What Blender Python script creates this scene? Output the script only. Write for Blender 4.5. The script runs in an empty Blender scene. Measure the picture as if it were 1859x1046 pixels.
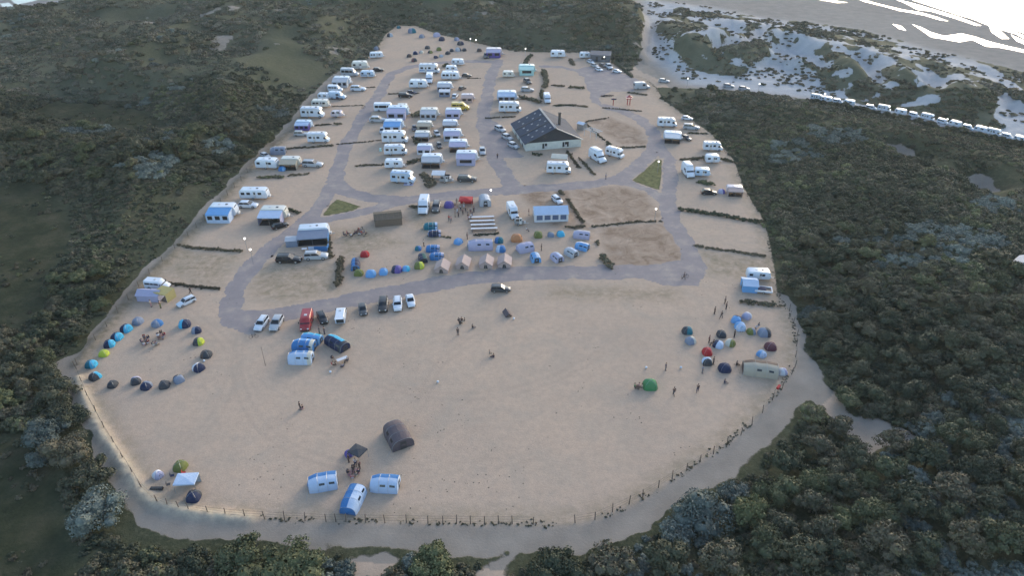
import bpy, math, random
import numpy as np
from mathutils import Vector, Matrix
R = math.radians
random.seed(7)
sc = bpy.context.scene
# ---------------------------------------------------------------- camera, sky, sun, exposure
CAM_H, PITCH, LENS_PX = 80.0, R(32.4), 1280.0
cam_d = bpy.data.cameras.new('camera'); cam = bpy.data.objects.new('camera', cam_d); sc.collection.objects.link(cam)
cam.location = (0, 0, CAM_H); cam.rotation_euler = (R(90) - PITCH, 0, 0)
cam_d.sensor_width = 36.0; cam_d.lens = 36.0 * LENS_PX / 1859.0; cam_d.clip_start = 1.0; cam_d.clip_end = 30000
sc.camera = cam
SUN_EL, SUN_AZ = R(17.0), R(33.0)        # azimuth clockwise from +Y (towards the bright sea)
world = bpy.data.worlds.new('World'); sc.world = world; world.use_nodes = True
wn = world.node_tree; bg = wn.nodes['Background']
sky = wn.nodes.new('ShaderNodeTexSky'); sky.sky_type = 'NISHITA'; sky.sun_disc = False
sky.sun_elevation = SUN_EL; sky.sun_rotation = SUN_AZ; sky.air_density = 1.0; sky.dust_density = 1.2; sky.ozone_density = 0.9
wn.links.new(sky.outputs[0], bg.inputs[0]); bg.inputs[1].default_value = 0.15
sd = bpy.data.lights.new('sun', 'SUN'); sd.energy = 0.5; sd.angle = R(20); sd.color = (1.0, 0.93, 0.85)
sun = bpy.data.objects.new('sun', sd); sc.collection.objects.link(sun)
dvec = Vector((math.sin(SUN_AZ) * math.cos(SUN_EL), math.cos(SUN_AZ) * math.cos(SUN_EL), math.sin(SUN_EL)))
sun.rotation_euler = dvec.to_track_quat('Z', 'Y').to_euler()
sc.view_settings.view_transform = 'Standard'; sc.view_settings.look = 'None'
sc.view_settings.exposure = 1.32; sc.view_settings.gamma = 1.0

# ---------------------------------------------------------------- photograph measurements -> ground positions
def G(px, py, z=0.0):
    """Point of the place on the level z that the survey position (px, py) stands for."""
    u = (px - 929.5) / LENS_PX; v = (523.0 - py) / LENS_PX
    dx = u; dy = math.cos(PITCH) + v * math.sin(PITCH); dz = -math.sin(PITCH) + v * math.cos(PITCH)
    t = (z - CAM_H) / dz
    return Vector((dx * t, dy * t, z))
def GA(px, py):
    px = np.asarray(px, float); py = np.asarray(py, float)
    u = (px - 929.5) / LENS_PX; v = (523.0 - py) / LENS_PX
    dy = math.cos(PITCH) + v * math.sin(PITCH); dz = -math.sin(PITCH) + v * math.cos(PITCH)
    t = -CAM_H / dz
    return u * t, dy * t
def wid(x0, x1, y):
    return abs(G(x1, y).x - G(x0, y).x)

# ---------------------------------------------------------------- materials
MATS = {}
def new_mat(name):
    m = bpy.data.materials.new(name); m.use_nodes = True
    return m, m.node_tree, m.node_tree.nodes['Principled BSDF']
def mat(name, col, rough=0.6, metal=0.0, dirt=0.12, scale=1.3, bump=0.0, spec=0.5, dirtcol=None, coat=0.0):
    """paint, fabric or plastic with uneven wear"""
    if name in MATS: return MATS[name]
    m, t, b = new_mat(name)
    tc = t.nodes.new('ShaderNodeTexCoord'); no = t.nodes.new('ShaderNodeTexNoise')
    no.inputs['Scale'].default_value = scale; no.inputs['Detail'].default_value = 5; no.inputs['Roughness'].default_value = 0.65
    t.links.new(tc.outputs['Object'], no.inputs['Vector'])
    rp = t.nodes.new('ShaderNodeValToRGB'); rp.color_ramp.elements[0].position = 0.32; rp.color_ramp.elements[1].position = 0.62
    dc = dirtcol or tuple(c * 0.62 + 0.02 for c in col)
    k = dirt * 2.2
    rp.color_ramp.elements[0].color = tuple(c * (1 - min(k, 1)) + d * min(k, 1) for c, d in zip(col, dc)) + (1,)
    rp.color_ramp.elements[1].color = tuple(col) + (1,)
    t.links.new(no.outputs[0], rp.inputs[0]); t.links.new(rp.outputs[0], b.inputs['Base Color'])
    b.inputs['Roughness'].default_value = rough; b.inputs['Metallic'].default_value = metal
    b.inputs['Specular IOR Level'].default_value = spec
    if coat: b.inputs['Coat Weight'].default_value = coat
    if bump:
        n2 = t.nodes.new('ShaderNodeTexNoise'); n2.inputs['Scale'].default_value = 4.0; n2.inputs['Detail'].default_value = 3
        t.links.new(tc.outputs['Object'], n2.inputs['Vector'])
        bp = t.nodes.new('ShaderNodeBump'); bp.inputs['Strength'].default_value = bump; bp.inputs['Distance'].default_value = 0.15
        t.links.new(n2.outputs[0], bp.inputs['Height']); t.links.new(bp.outputs[0], b.inputs['Normal'])
    MATS[name] = m
    return m
def paint(name, col): return mat('paint_' + name, col, 0.32, 0.0, 0.08, 1.0, coat=0.4)
def cloth(name, col): return mat('fabric_' + name, col, 0.75, 0.0, 0.10, 0.9, bump=0.35, spec=0.25)
GLASS = mat('dark_glass', (0.02, 0.025, 0.032), 0.12, 0, 0.05)
RUBBER = mat('rubber', (0.025, 0.025, 0.026), 0.8)
STEEL = mat('galvanised_steel', (0.42, 0.43, 0.44), 0.4, 0.7)
RIM = mat('wheel_rim', (0.45, 0.46, 0.48), 0.35, 0.6)
LAMPM = mat('headlight_lens', (0.75, 0.76, 0.76), 0.1)
REDL = mat('tail_light_lens', (0.35, 0.02, 0.02), 0.2)
WHITE = paint('caravan_white', (0.62, 0.68, 0.76))
CREAM = paint('caravan_cream', (0.60, 0.59, 0.53))
DARKP = mat('dark_plastic', (0.04, 0.042, 0.045), 0.6)
PLATE = mat('pale_plastic', (0.55, 0.56, 0.57), 0.5)
WOOD = mat('weathered_wood', (0.16, 0.12, 0.09), 0.85, 0, 0.3, 3.0, bump=0.3)
SKIN = mat('skin', (0.45, 0.27, 0.19), 0.55)

# ---------------------------------------------------------------- mesh collecting
class MB:
    def __init__(s): s.v = []; s.f = []; s.m = []; s.mats = []; s.cur = 0
    def use(s, m):
        if m not in s.mats: s.mats.append(m)
        s.cur = s.mats.index(m); return s
    def add(s, vs, fs):
        o = len(s.v); s.v += [tuple(p) for p in vs]
        for f in fs: s.f.append(tuple(i + o for i in f)); s.m.append(s.cur)
        return s
    def box(s, x0, x1, y0, y1, z0, z1, c=0.0):
        """box; c chamfers its upper edges"""
        if c <= 0:
            vs = [(x0, y0, z0), (x1, y0, z0), (x1, y1, z0), (x0, y1, z0), (x0, y0, z1), (x1, y0, z1), (x1, y1, z1), (x0, y1, z1)]
            return s.add(vs, [(0, 3, 2, 1), (4, 5, 6, 7), (0, 1, 5, 4), (1, 2, 6, 5), (2, 3, 7, 6), (3, 0, 4, 7)])
        rings = []
        for z, q in ((z0, 0), (z1 - c, 0), (z1 - c * 0.3, c * 0.3), (z1, c)):
            rings.append([(x0 + q, y0 + q, z), (x1 - q, y0 + q, z), (x1 - q, y1 - q, z), (x0 + q, y1 - q, z)])
        return s.loft(rings)
    def loft(s, rings, cap0=True, cap1=True, closed=True):
        n = len(rings[0]); vs = [p for r in rings for p in r]; fs = []
        for k in range(len(rings) - 1):
            for i in range(n if closed else n - 1):
                j = (i + 1) % n
                fs.append((k * n + i, k * n + j, (k + 1) * n + j, (k + 1) * n + i))
        if cap0: fs.append(tuple(range(n - 1, -1, -1)))
        if cap1: fs.append(tuple((len(rings) - 1) * n + i for i in range(n)))
        return s.add(vs, fs)
    def tube(s, a, b, r0, r1=None, n=6):
        r1 = r0 if r1 is None else r1
        a = Vector(a); b = Vector(b); d = (b - a)
        if d.length < 1e-6: return s
        q = d.to_track_quat('Z', 'Y'); rings = []
        for p, r in ((a, r0), (b, r1)):
            rings.append([tuple(p + q @ Vector((r * math.cos(2 * math.pi * i / n), r * math.sin(2 * math.pi * i / n), 0))) for i in range(n)])
        return s.loft(rings)
    def cyl_y(s, x, y0, y1, z, r, n=14):
        return s.loft([[(x + r * math.cos(2 * math.pi * i / n), y, z + r * math.sin(2 * math.pi * i / n)) for i in range(n)] for y in (y0, y1)])
    def ball(s, c, r, n=10, sz=1.0, jit=0.0):
        rings = []
        for k in range(1, n // 2 + 2):
            a = math.pi * k / (n // 2 + 2)
            rings.append([(c[0] + r * math.sin(a) * math.cos(2 * math.pi * i / n) * (1 + random.uniform(-jit, jit)), c[1] + r * math.sin(a) * math.sin(2 * math.pi * i / n) * (1 + random.uniform(-jit, jit)), c[2] - r * sz * math.cos(a)) for i in range(n)])
        return s.loft(rings)
    def mesh(s, name, smooth=False):
        me = bpy.data.meshes.new(name); me.from_pydata(s.v, [], s.f)
        for m in s.mats: me.materials.append(m)
        if s.m: me.polygons.foreach_set('material_index', s.m)
        if smooth:
            me.polygons.foreach_set('use_smooth', [True] * len(s.f)); me.set_sharp_from_angle(angle=R(42))
        me.update(); return me
def npmesh(name, V, F, mats=(), smooth=False, midx=None):
    """mesh from numpy vertices and equal-sized faces"""
    me = bpy.data.meshes.new(name); V = np.asarray(V, np.float32); F = np.asarray(F, np.int32); k = F.shape[1]
    me.vertices.add(len(V)); me.vertices.foreach_set('co', V.ravel())
    me.loops.add(F.size); me.loops.foreach_set('vertex_index', F.ravel())
    me.polygons.add(len(F)); me.polygons.foreach_set('loop_start', np.arange(0, F.size, k, dtype=np.int32))
    for m in mats: me.materials.append(m)
    if midx is not None: me.polygons.foreach_set('material_index', np.asarray(midx, np.int32))
    me.update(calc_edges=True)
    if smooth: me.polygons.foreach_set('use_smooth', [True] * len(F))
    me.validate(); return me

# ---------------------------------------------------------------- things, parts, copies
COL = sc.collection.objects
LABELS = {}
def tag(o, label=None, cat=None, group=None, kind=None):
    if label:
        o['label'] = label
        LABELS[label] = LABELS.get(label, 0) + 1
    if cat: o['category'] = cat
    if group: o['group'] = group
    if kind: o['kind'] = kind
    return o
CACHE = {}
class Kit:
    """collects the parts of one kind of thing: rows (name, mesh, parent row or None)"""
    def __init__(s): s.rows = []
    def part(s, name, mb, smooth=False, parent=None, loc=None):
        me = mb.mesh(name, smooth) if isinstance(mb, MB) else mb
        s.rows.append((name, me, parent, loc)); return len(s.rows) - 1
def spawn(name, key, builder, loc, rz=0.0, label='', cat='', group=None, scale=None, rot=None):
    """a thing from its kit: an Empty and one object per part; later ones share the meshes"""
    if key not in CACHE:
        k = Kit(); builder(k); CACHE[key] = k.rows
    root = bpy.data.objects.new(name, None); COL.link(root); root.empty_display_size = 0.3
    root.location = loc; root.rotation_euler = rot if rot else (0, 0, rz)
    if scale: root.scale = scale
    tag(root, label, cat, group)
    made = []
    for (n, me, par, pl) in CACHE[key]:
        o = bpy.data.objects.new(n, me); COL.link(o); o.parent = root if par is None else made[par]
        if pl: o.location = pl
        made.append(o)
    return root
def single(name, mb, loc=(0, 0, 0), label=None, cat=None, group=None, kind=None, smooth=False, rz=0):
    me = mb.mesh(name, smooth) if isinstance(mb, MB) else mb
    o = bpy.data.objects.new(name, me); COL.link(o); o.location = loc; o.rotation_euler = (0, 0, rz)
    return tag(o, label, cat, group, kind)
ORD = ['first', 'second', 'third', 'fourth', 'fifth', 'sixth', 'seventh', 'eighth', 'ninth', 'tenth', 'eleventh', 'twelfth', 'thirteenth', 'fourteenth', 'fifteenth',
       'sixteenth', 'seventeenth', 'eighteenth', 'nineteenth', 'twentieth', 'twenty-first', 'twenty-second', 'twenty-third', 'twenty-fourth', 'twenty-fifth']

# ---------------------------------------------------------------- numpy noise and polygons
def _h(ix, iy, s):
    n = (ix * 374761393 + iy * 668265263 + s * 974711) & 0x7fffffff
    n = ((n ^ (n >> 13)) * 1274126177) & 0x7fffffff
    return ((n ^ (n >> 16)) & 0xffff) / 65535.0
def vnoise(x, y, f, s=0):
    x = np.asarray(x, float) * f; y = np.asarray(y, float) * f
    ix = np.floor(x).astype(np.int64); iy = np.floor(y).astype(np.int64); fx = x - ix; fy = y - iy
    fx = fx * fx * (3 - 2 * fx); fy = fy * fy * (3 - 2 * fy)
    a = _h(ix, iy, s); b = _h(ix + 1, iy, s); c = _h(ix, iy + 1, s); d = _h(ix + 1, iy + 1, s)
    return (a * (1 - fx) + b * fx) * (1 - fy) + (c * (1 - fx) + d * fx) * fy
def fbm(x, y, f, s=0, o=4):
    r = 0; a = 0.5; t = 0
    for k in range(o):
        r = r + a * vnoise(x, y, f, s + k * 7); t += a; a *= 0.5; f *= 2.03
    return r / t
def sdf(x, y, poly):
    """signed distance in metres, negative inside, to a polygon surveyed in photograph positions"""
    P = [G(*p) for p in poly]; x = np.asarray(x, float); y = np.asarray(y, float)
    d = np.full(x.shape, 1e18); ins = np.zeros(x.shape, bool)
    for i in range(len(P)):
        ax, ay = P[i].x, P[i].y; bx, by = P[(i + 1) % len(P)].x, P[(i + 1) % len(P)].y
        ex, ey = bx - ax, by - ay; wx, wy = x - ax, y - ay
        t = np.clip((wx * ex + wy * ey) / (ex * ex + ey * ey + 1e-12), 0, 1)
        d = np.minimum(d, (wx - ex * t) ** 2 + (wy - ey * t) ** 2)
        c = ((ay > y) != (by > y)) & (x < (bx - ax) * (y - ay) / (by - ay + 1e-12) + ax)
        ins ^= c
    d = np.sqrt(d); return np.where(ins, -d, d)
def ldist(x, y, line):
    P = [G(*p) for p in line]; x = np.asarray(x, float); y = np.asarray(y, float); d = np.full(x.shape, 1e18)
    for i in range(len(P) - 1):
        ax, ay = P[i].x, P[i].y; ex, ey = P[i + 1].x - ax, P[i + 1].y - ay; wx, wy = x - ax, y - ay
        t = np.clip((wx * ex + wy * ey) / (ex * ex + ey * ey + 1e-12), 0, 1)
        d = np.minimum(d, (wx - ex * t) ** 2 + (wy - ey * t) ** 2)
    return np.sqrt(d)
def sstep(a, b, x):
    t = np.clip((x - a) / (b - a), 0, 1); return t * t * (3 - 2 * t)

# ---------------------------------------------------------------- the ground
CAMP = [(722, 45), (700, 62), (682, 92), (645, 122), (603, 160), (565, 190), (542, 225), (503, 265), (462, 300), (430, 335), (402, 370), (372, 400), (342, 430), (312, 465),
        (272, 500), (245, 535), (215, 570), (175, 620), (139, 670), (160, 722), (190, 780), (225, 835), (258, 888), (285, 915), (350, 930), (450, 940), (600, 947), (800, 950),
        (1000, 953), (1050, 949), (1130, 925), (1200, 885), (1260, 845), (1330, 797), (1382, 745), (1420, 700), (1442, 665), (1446, 610), (1432, 565), (1412, 540), (1406, 490), (1395, 430),
        (1382, 392), (1350, 340), (1332, 290), (1292, 243), (1245, 210), (1205, 182), (1192, 160), (1175, 145), (1150, 135), (1103, 105), (1082, 95), (1000, 95), (930, 92), (850, 74),
        (790, 60), (760, 48)]
RING = [(618, 128), (560, 178), (528, 222), (490, 262), (440, 310), (400, 350), (360, 395), (320, 438), (270, 488), (225, 545), (190, 590), (150, 640), (108, 660), (126, 690), (150, 740), (168, 790),
        (200, 850), (232, 915), (260, 952), (330, 968), (450, 978), (600, 985), (740, 990), (880, 999), (1000, 1003), (1090, 990), (1165, 955), (1215, 915), (1280, 882), (1330, 855),
        (1395, 800), (1440, 745), (1478, 705), (1482, 665), (1462, 640), (1452, 590), (1425, 540), (1200, 500), (700, 300)]
SEA = [(1640, -60), (1657, 0), (1740, 27), (1859, 60), (2100, 118), (2700, 190), (2700, -262), (1300, -262)]
BEACH = [(1168, -5), (1200, 0), (1300, 12), (1395, 32), (1440, 36), (1500, 43), (1560, 52), (1620, 68), (1700, 90), (1780, 108), (1859, 130), (2100, 200), (2700, 330), (2700, -262), (900, -262), (1080, -60)]
BEACH2 = [(-700, -262), (-700, 40), (0, 16), (60, 8), (110, 0), (130, -12), (500, -262)]
SAND_PATCH = [
    [(1180, 60), (1205, 78), (1222, 105), (1250, 128), (1300, 138), (1400, 150), (1400, 166), (1300, 160), (1200, 158), (1165, 130), (1172, 95)],
    [(1140, 0), (1200, -8), (1230, 12), (1215, 30), (1196, 45), (1180, 48), (1165, 20)],
    [(1372, 62), (1392, 58), (1378, 82), (1352, 100), (1300, 112), (1296, 104), (1345, 88)],
    [(1395, 95), (1425, 88), (1470, 100), (1500, 120), (1512, 140), (1490, 140), (1455, 122), (1410, 112)],
    [(1540, 118), (1560, 112), (1590, 135), (1605, 160), (1590, 165), (1565, 145)],
    [(1700, 90), (1760, 108), (1810, 130), (1850, 165), (1835, 170), (1780, 140), (1720, 115)],
    [(1160, -10), (1180, 10), (1195, 40), (1187, 70), (1185, 100), (1205, 120), (1250, 145), (1330, 148), (1400, 158), (1500, 175), (1500, 183), (1400, 170), (1300, 162), (1200, 158), (1160, 152), (1150, 130), (1165, 110), (1168, 75), (1172, 40), (1150, 8)],
    [(1350, 140), (1385, 118), (1420, 115), (1460, 132), (1485, 152), (1505, 172), (1440, 168)],
    [(1810, 175), (1850, 195), (1900, 230), (1900, 262), (1820, 245), (1805, 215)],
    [(1655, 150), (1690, 135), (1712, 160), (1700, 178), (1670, 168)],
    [(1480, 690), (1500, 715), (1530, 752), (1560, 765), (1600, 775), (1660, 800), (1655, 818), (1600, 812), (1570, 835), (1548, 815), (1530, 775), (1490, 735), (1455, 705)],
    [(640, 1018), (700, 1005), (712, 1022), (690, 1046), (640, 1046)],
    [(880, 1046), (930, 1000), (950, 1000), (915, 1035), (905, 1060)],
    [(1230, 0), (1290, 5), (1340, 20), (1330, 30), (1270, 26), (1240, 18)],
    [(1290, 55), (1330, 50), (1350, 70), (1320, 85), (1280, 75)],
    [(1480, 48), (1570, 60), (1580, 66), (1500, 62)],
    [(1750, 340), (1780, 335), (1812, 358), (1770, 362)],
    [(1600, 270), (1640, 285), (1668, 305), (1640, 300), (1605, 280)],
    [(150, 5), (225, 0), (190, 18), (140, 15)],
]
MARRAM = [(1175, -10), (1200, 0), (1300, 10), (1560, 50), (1859, 130), (2300, 230), (2300, 330), (1859, 265), (1500, 180), (1250, 150), (1185, 100)]
MARRAM2 = [(-500, -60), (-500, 70), (0, 42), (110, 30), (220, 10), (330, -5), (500, -60)]
MEADOW = [[(-60, 335), (40, 335), (95, 352), (122, 400), (118, 455), (85, 500), (75, 560), (20, 610), (-60, 620)],
          [(60, 205), (100, 186), (160, 190), (270, 205), (310, 235), (240, 240), (160, 225), (100, 225)],
          [(-60, 820), (60, 790), (100, 880), (110, 960), (130, 1080), (-60, 1080)]]
ISLAND = [[(583, 393), (600, 370), (612, 361), (630, 366), (657, 375), (640, 383), (610, 389)], [(1146, 328), (1165, 312), (1190, 290), (1203, 288), (1202, 320), (1198, 346), (1172, 337)]]
ROADS = [  # (line, width m)
    ([(905, 110), (893, 135), (886, 165), (879, 200), (878, 230), (888, 265), (902, 292), (920, 322), (937, 345)], 4.6),
    ([(905, 112), (850, 111), (790, 114), (745, 121), (712, 133), (698, 152), (688, 172), (668, 200), (650, 225), (636, 250), (624, 275), (616, 300), (606, 330), (590, 362), (568, 392), (535, 418), (500, 442), (468, 472), (440, 505), (422, 540), (418, 570)], 4.4),
    ([(606, 330), (625, 348), (670, 360), (740, 363), (800, 356), (870, 350), (937, 344), (1010, 340), (1080, 334), (1120, 326), (1152, 308), (1178, 285), (1192, 262), (1186, 238), (1160, 215), (1130, 202), (1100, 192)], 5.0),
    ([(560, 402), (600, 396), (650, 387), (695, 375), (745, 364)], 4.2),
    ([(1192, 262), (1210, 285), (1216, 315), (1212, 350), (1213, 380), (1222, 405), (1238, 430), (1252, 455), (1262, 480)], 4.6),
    ([(1118, 330), (1150, 333), (1180, 344), (1206, 366)], 3.6),
    ([(425, 582), (480, 577), (560, 562), (650, 543), (760, 521), (860, 504), (950, 497), (1050, 495), (1150, 493), (1225, 488), (1262, 482)], 5.6),
    ([(985, 120), (1020, 122), (1060, 130)], 3.5),
]
APRON = [[(1040, 128), (1062, 120), (1110, 126), (1150, 140), (1172, 152), (1150, 165), (1112, 166), (1090, 178), (1098, 196), (1072, 186), (1066, 160), (1058, 140)],
         [(878, 215), (905, 222), (935, 262), (950, 285), (905, 288), (885, 262)],
         [(424, 520), (448, 540), (440, 565), (520, 572), (480, 600), (440, 610), (398, 588), (402, 555)],
         [(1235, 450), (1272, 455), (1286, 495), (1272, 522), (1200, 522), (1150, 500), (1235, 482)]]

BANK = [(141, 690), (156, 735), (186, 792), (222, 845), (254, 892), (284, 917), (350, 934), (450, 944)]
LBANK = [(640, 118), (605, 157), (560, 193), (535, 228), (496, 267), (455, 303), (424, 338), (396, 373), (366, 403), (335, 434), (304, 470), (264, 506), (238, 540), (206, 578), (166, 626), (140, 660)]
def camp_zone(x, y):
    return sdf(x, y, CAMP)
def fields(x, y):
    """survey of the ground: vegetation cover, meadow, dune height"""
    dc = sdf(x, y, CAMP); dr = sdf(x, y, RING); jag = (fbm(x, y, 0.22, 5) - 0.5) * 7.0
    veg = sstep(-0.3, 1.6, np.minimum(dc + 0.6, dr + jag * 0.45))
    bch = np.minimum(sdf(x, y, BEACH), sdf(x, y, BEACH2)); far = np.clip(y / 350, 0.4, 2.5)
    veg *= sstep(-2 * far, 5 * far, bch + jag * far)
    mar = np.minimum(sdf(x, y, MARRAM), sdf(x, y, MARRAM2) + 4)
    mixn = 0.55 * fbm(x, y, 0.04, 31, 4) + 0.45 * fbm(x, y, 0.15, 33, 4)
    cover = np.where(mar < 6, sstep(0.44, 0.54, mixn + 0.10 * sstep(-6, 6, mar) + 0.045), 1.0 - 0.6 * sstep(0.70, 0.76, fbm(x, y, 0.09, 131, 4)) * sstep(170, 300, y))
    veg *= cover
    dp = np.full(x.shape, 1e9)
    for p in SAND_PATCH: dp = np.minimum(dp, sdf(x, y, p))
    veg *= sstep(-0.5, 2.0, dp + jag * 0.5)
    rd = ldist(x, y, [(1150, 150), (1270, 152), (1400, 164), (1500, 181), (1620, 206), (1740, 232), (1859, 258), (2100, 310)])
    veg *= sstep(2.2, 4.0, rd)
    md = np.full(x.shape, 1e9)
    for p in MEADOW: md = np.minimum(md, sdf(x, y, p))
    isl = np.full(x.shape, 1e9)
    for p in ISLAND: isl = np.minimum(isl, sdf(x, y, p) + 0.2)
    veg = np.maximum(veg, 1 - sstep(-.6, .6, isl))
    mead = 1 - sstep(-1.5, 2.0, md + jag * 0.3)
    # heights: flat in the camp, on the ring path, the beach and the road; dunes elsewhere
    e = np.minimum(np.minimum(dc, dr), np.minimum(bch, rd - 3)); e = np.minimum(e, md + 4)
    ramp = sstep(1.0, 34.0, e)
    base = fbm(x, y, 1 / 60.0, 3, 3); rid = 1 - np.abs(2 * fbm(x, y, 1 / 95.0, 12, 4) - 1)
    z = ramp * (base * 5.0 + np.clip(rid - 0.5, 0, 1) * 19.0 * sstep(130, 300, y) + fbm(x, y, 0.09, 8, 3) * 1.6)
    z = z * sstep(-1, 9, dp + 3) * (0.15 + 0.85 * sstep(4, 90, bch)) * np.where(mar < 4, 0.75, 1.0)
    z = z + 0.6 * np.exp(-(ldist(x, y, BANK) / 1.1) ** 2) * (0.5 + fbm(x, y, .5, 61, 3)) + 0.35 * np.exp(-(ldist(x, y, LBANK) / 1.2) ** 2) * (0.3 + fbm(x, y, .5, 62, 3))
    z = z + sstep(2, 9, e) * (fbm(x, y, .16, 65, 4) - .4) * 2.2 * (mar < 8)
    return veg, mead, z, dc, bch, dr
us = np.concatenate([np.arange(-900, -140, 20), np.arange(-140, 2000, 3.2), np.arange(2000, 2800, 20)])
vs = np.concatenate([np.arange(-268, -60, 8), np.arange(-60, 1110, 3.0), np.arange(1110, 1600, 25)])
UU, VV = np.meshgrid(us, vs)
X, Y = GA(UU.ravel(), VV.ravel())
veg, mead, Z, DC, DB, DR = fields(X, Y)
roadz = [G(*p) for p in [(0, 0)]]
nu, nv = len(us), len(vs)
idx = np.arange(nu * nv).reshape(nv, nu)
F = np.stack([idx[:-1, :-1].ravel(), idx[1:, :-1].ravel(), idx[1:, 1:].ravel(), idx[:-1, 1:].ravel()], 1)
# terrain material
def ground_material():
    m, t, b = new_mat('dune_ground'); L = t.links.new; N = t.nodes.new
    geo = N('ShaderNodeNewGeometry'); pos = geo.outputs['Position']
    def noise(scale, detail=6, rough=0.6, dist=0.0):
        n = N('ShaderNodeTexNoise'); n.inputs['Scale'].default_value = scale; n.inputs['Detail'].default_value = detail
        n.inputs['Roughness'].default_value = rough; n.inputs['Distortion'].default_value = dist; L(pos, n.inputs['Vector']); return n.outputs[0]
    def ramp(f, stops):
        r = N('ShaderNodeValToRGB'); e = r.color_ramp.elements
        while len(e) > 1: e.remove(e[0])
        e[0].position = stops[0][0]; e[0].color = tuple(stops[0][1]) + (1,)
        for p, c in stops[1:]:
            q = e.new(p); q.color = tuple(c) + (1,)
        L(f, r.inputs[0]); return r.outputs[0]
    def mix(f, a, bb):
        x = N('ShaderNodeMix'); x.data_type = 'RGBA'
        if isinstance(f, float): x.inputs[0].default_value = f
        else: L(f, x.inputs[0])
        for s, c in ((6, a), (7, bb)):
            if isinstance(c, tuple): x.inputs[s].default_value = c + (1,)
            else: L(c, x.inputs[s])
        return x.outputs[2]
    def mth(op, a, bb, cl=False):
        x = N('ShaderNodeMath'); x.operation = op; x.use_clamp = cl
        for s, c in ((0, a), (1, bb)):
            if isinstance(c, (int, float)): x.inputs[s].default_value = c
            else: L(c, x.inputs[s])
        return x.outputs[0]
    def att(n):
        a = N('ShaderNodeAttribute'); a.attribute_name = n; return a.outputs['Fac']
    sand = ramp(noise(0.035, 8, 0.62), [(0.3, (0.45, 0.342, 0.262)), (0.5, (0.515, 0.385, 0.288)), (0.68, (0.545, 0.40, 0.295))])
    sand = mix(ramp(noise(0.9, 7, 0.7), [(0.42, (0, 0, 0)), (0.75, (0.42, 0.42, 0.42))]), sand, (0.27, 0.235, 0.20))
    sand = mix(ramp(noise(0.11, 5, 0.6, 1.5), [(0.45, (0, 0, 0)), (0.7, (0.35, 0.35, 0.35))]), sand, (0.33, 0.30, 0.25))
    sand = mix(ramp(noise(4.5, 3, 0.8), [(0.50, (0, 0, 0)), (0.72, (0.5, 0.5, 0.5))]), sand, (0.26, 0.22, 0.19))
    sand = mix(mth('MULTIPLY', att('track'), 0.18), sand, (0.30, 0.245, 0.20))
    thin = mth('MULTIPLY', att('pitch'), ramp(noise(0.25, 8, 0.7, 0.8), [(0.36, (1, 1, 1)), (0.66, (0.15, 0.15, 0.15))]))
    sand = mix(thin, sand, (0.235, 0.165, 0.115))
    dry = mth('MULTIPLY', att('dry'), ramp(noise(0.6, 8, 0.75, 0.5), [(0.38, (1, 1, 1)), (0.64, (0.0, 0.0, 0.0))]))
    sand = mix(dry, sand, (0.15, 0.135, 0.075))
    beach = ramp(noise(0.02, 6, 0.6), [(0.35, (0.25, 0.235, 0.245)), (0.65, (0.37, 0.35, 0.34))])
    sand = mix(att('beach'), sand, beach)
    pale = ramp(noise(0.2, 5), [(0.3, (0.17, 0.165, 0.15)), (0.7, (0.27, 0.25, 0.22))])
    sand = mix(att('pale'), sand, pale)
    sand = mix(mth('MULTIPLY', att('dune'), mth('SUBTRACT', 1.0, att('beach'))), sand, ramp(noise(0.3, 5), [(0.3, (0.36, 0.37, 0.38)), (0.7, (0.46, 0.46, 0.46))]))
    sand = mix(mth('MULTIPLY', att('bank'), ramp(noise(0.8, 6, .7), [(0.38, (0.3, 0.3, 0.3)), (0.6, (1, 1, 1))])), sand, (0.50, 0.42, 0.31))
    sand = mix(mth('MULTIPLY', att('dry2'), ramp(noise(0.5, 8, .7), [(0.36, (1, 1, 1)), (0.62, (0.35, 0.35, 0.35))])), sand, (0.16, 0.135, 0.095))
    grass = ramp(noise(0.06, 9, 0.68), [(0.34, (0.046, 0.052, 0.032)), (0.46, (0.072, 0.078, 0.046)), (0.56, (0.096, 0.096, 0.056)), (0.66, (0.125, 0.108, 0.072)), (0.78, (0.18, 0.165, 0.12))])
    gfine = ramp(noise(1.1, 8, 0.72), [(0.36, (0.018, 0.022, 0.014)), (0.52, (0.055, 0.06, 0.035)), (0.68, (0.13, 0.125, 0.08))])
    grass = mix(0.5, grass, gfine)
    grass = mix(mth('MULTIPLY', att('dune'), 0.65), grass, ramp(noise(0.12, 7, .7), [(0.35, (0.09, 0.10, 0.07)), (0.65, (0.17, 0.175, 0.12))]))
    grass = mix(mth('MULTIPLY', att('far'), 0.5), grass, ramp(noise(0.07, 8, .72), [(0.35, (0.075, 0.085, 0.058)), (0.55, (0.115, 0.118, 0.08)), (0.7, (0.16, 0.145, 0.11))]))
    mead_c = ramp(noise(0.15, 9, 0.7), [(0.3, (0.022, 0.028, 0.016)), (0.46, (0.038, 0.044, 0.024)), (0.56, (0.058, 0.058, 0.034)), (0.68, (0.085, 0.075, 0.048))])
    grass = mix(att('mead'), grass, mead_c)
    grass = mix(att('isl'), grass, ramp(noise(0.7, 7, .7), [(0.36, (0.09, 0.095, 0.045)), (0.6, (0.19, 0.185, 0.085)), (0.7, (0.26, 0.22, 0.13))]))
    v = mth('ADD', att('veg'), mth('MULTIPLY', mth('SUBTRACT', noise(0.8, 8, 0.75), 0.5), 0.9))
    v = mth('ADD', v, mth('MULTIPLY', att('dune'), mth('MULTIPLY', mth('SUBTRACT', noise(0.13, 7, 0.68, 0.8), 0.46), 1.2)))
    v = ramp(v, [(0.42, (0, 0, 0)), (0.58, (1, 1, 1))])
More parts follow.
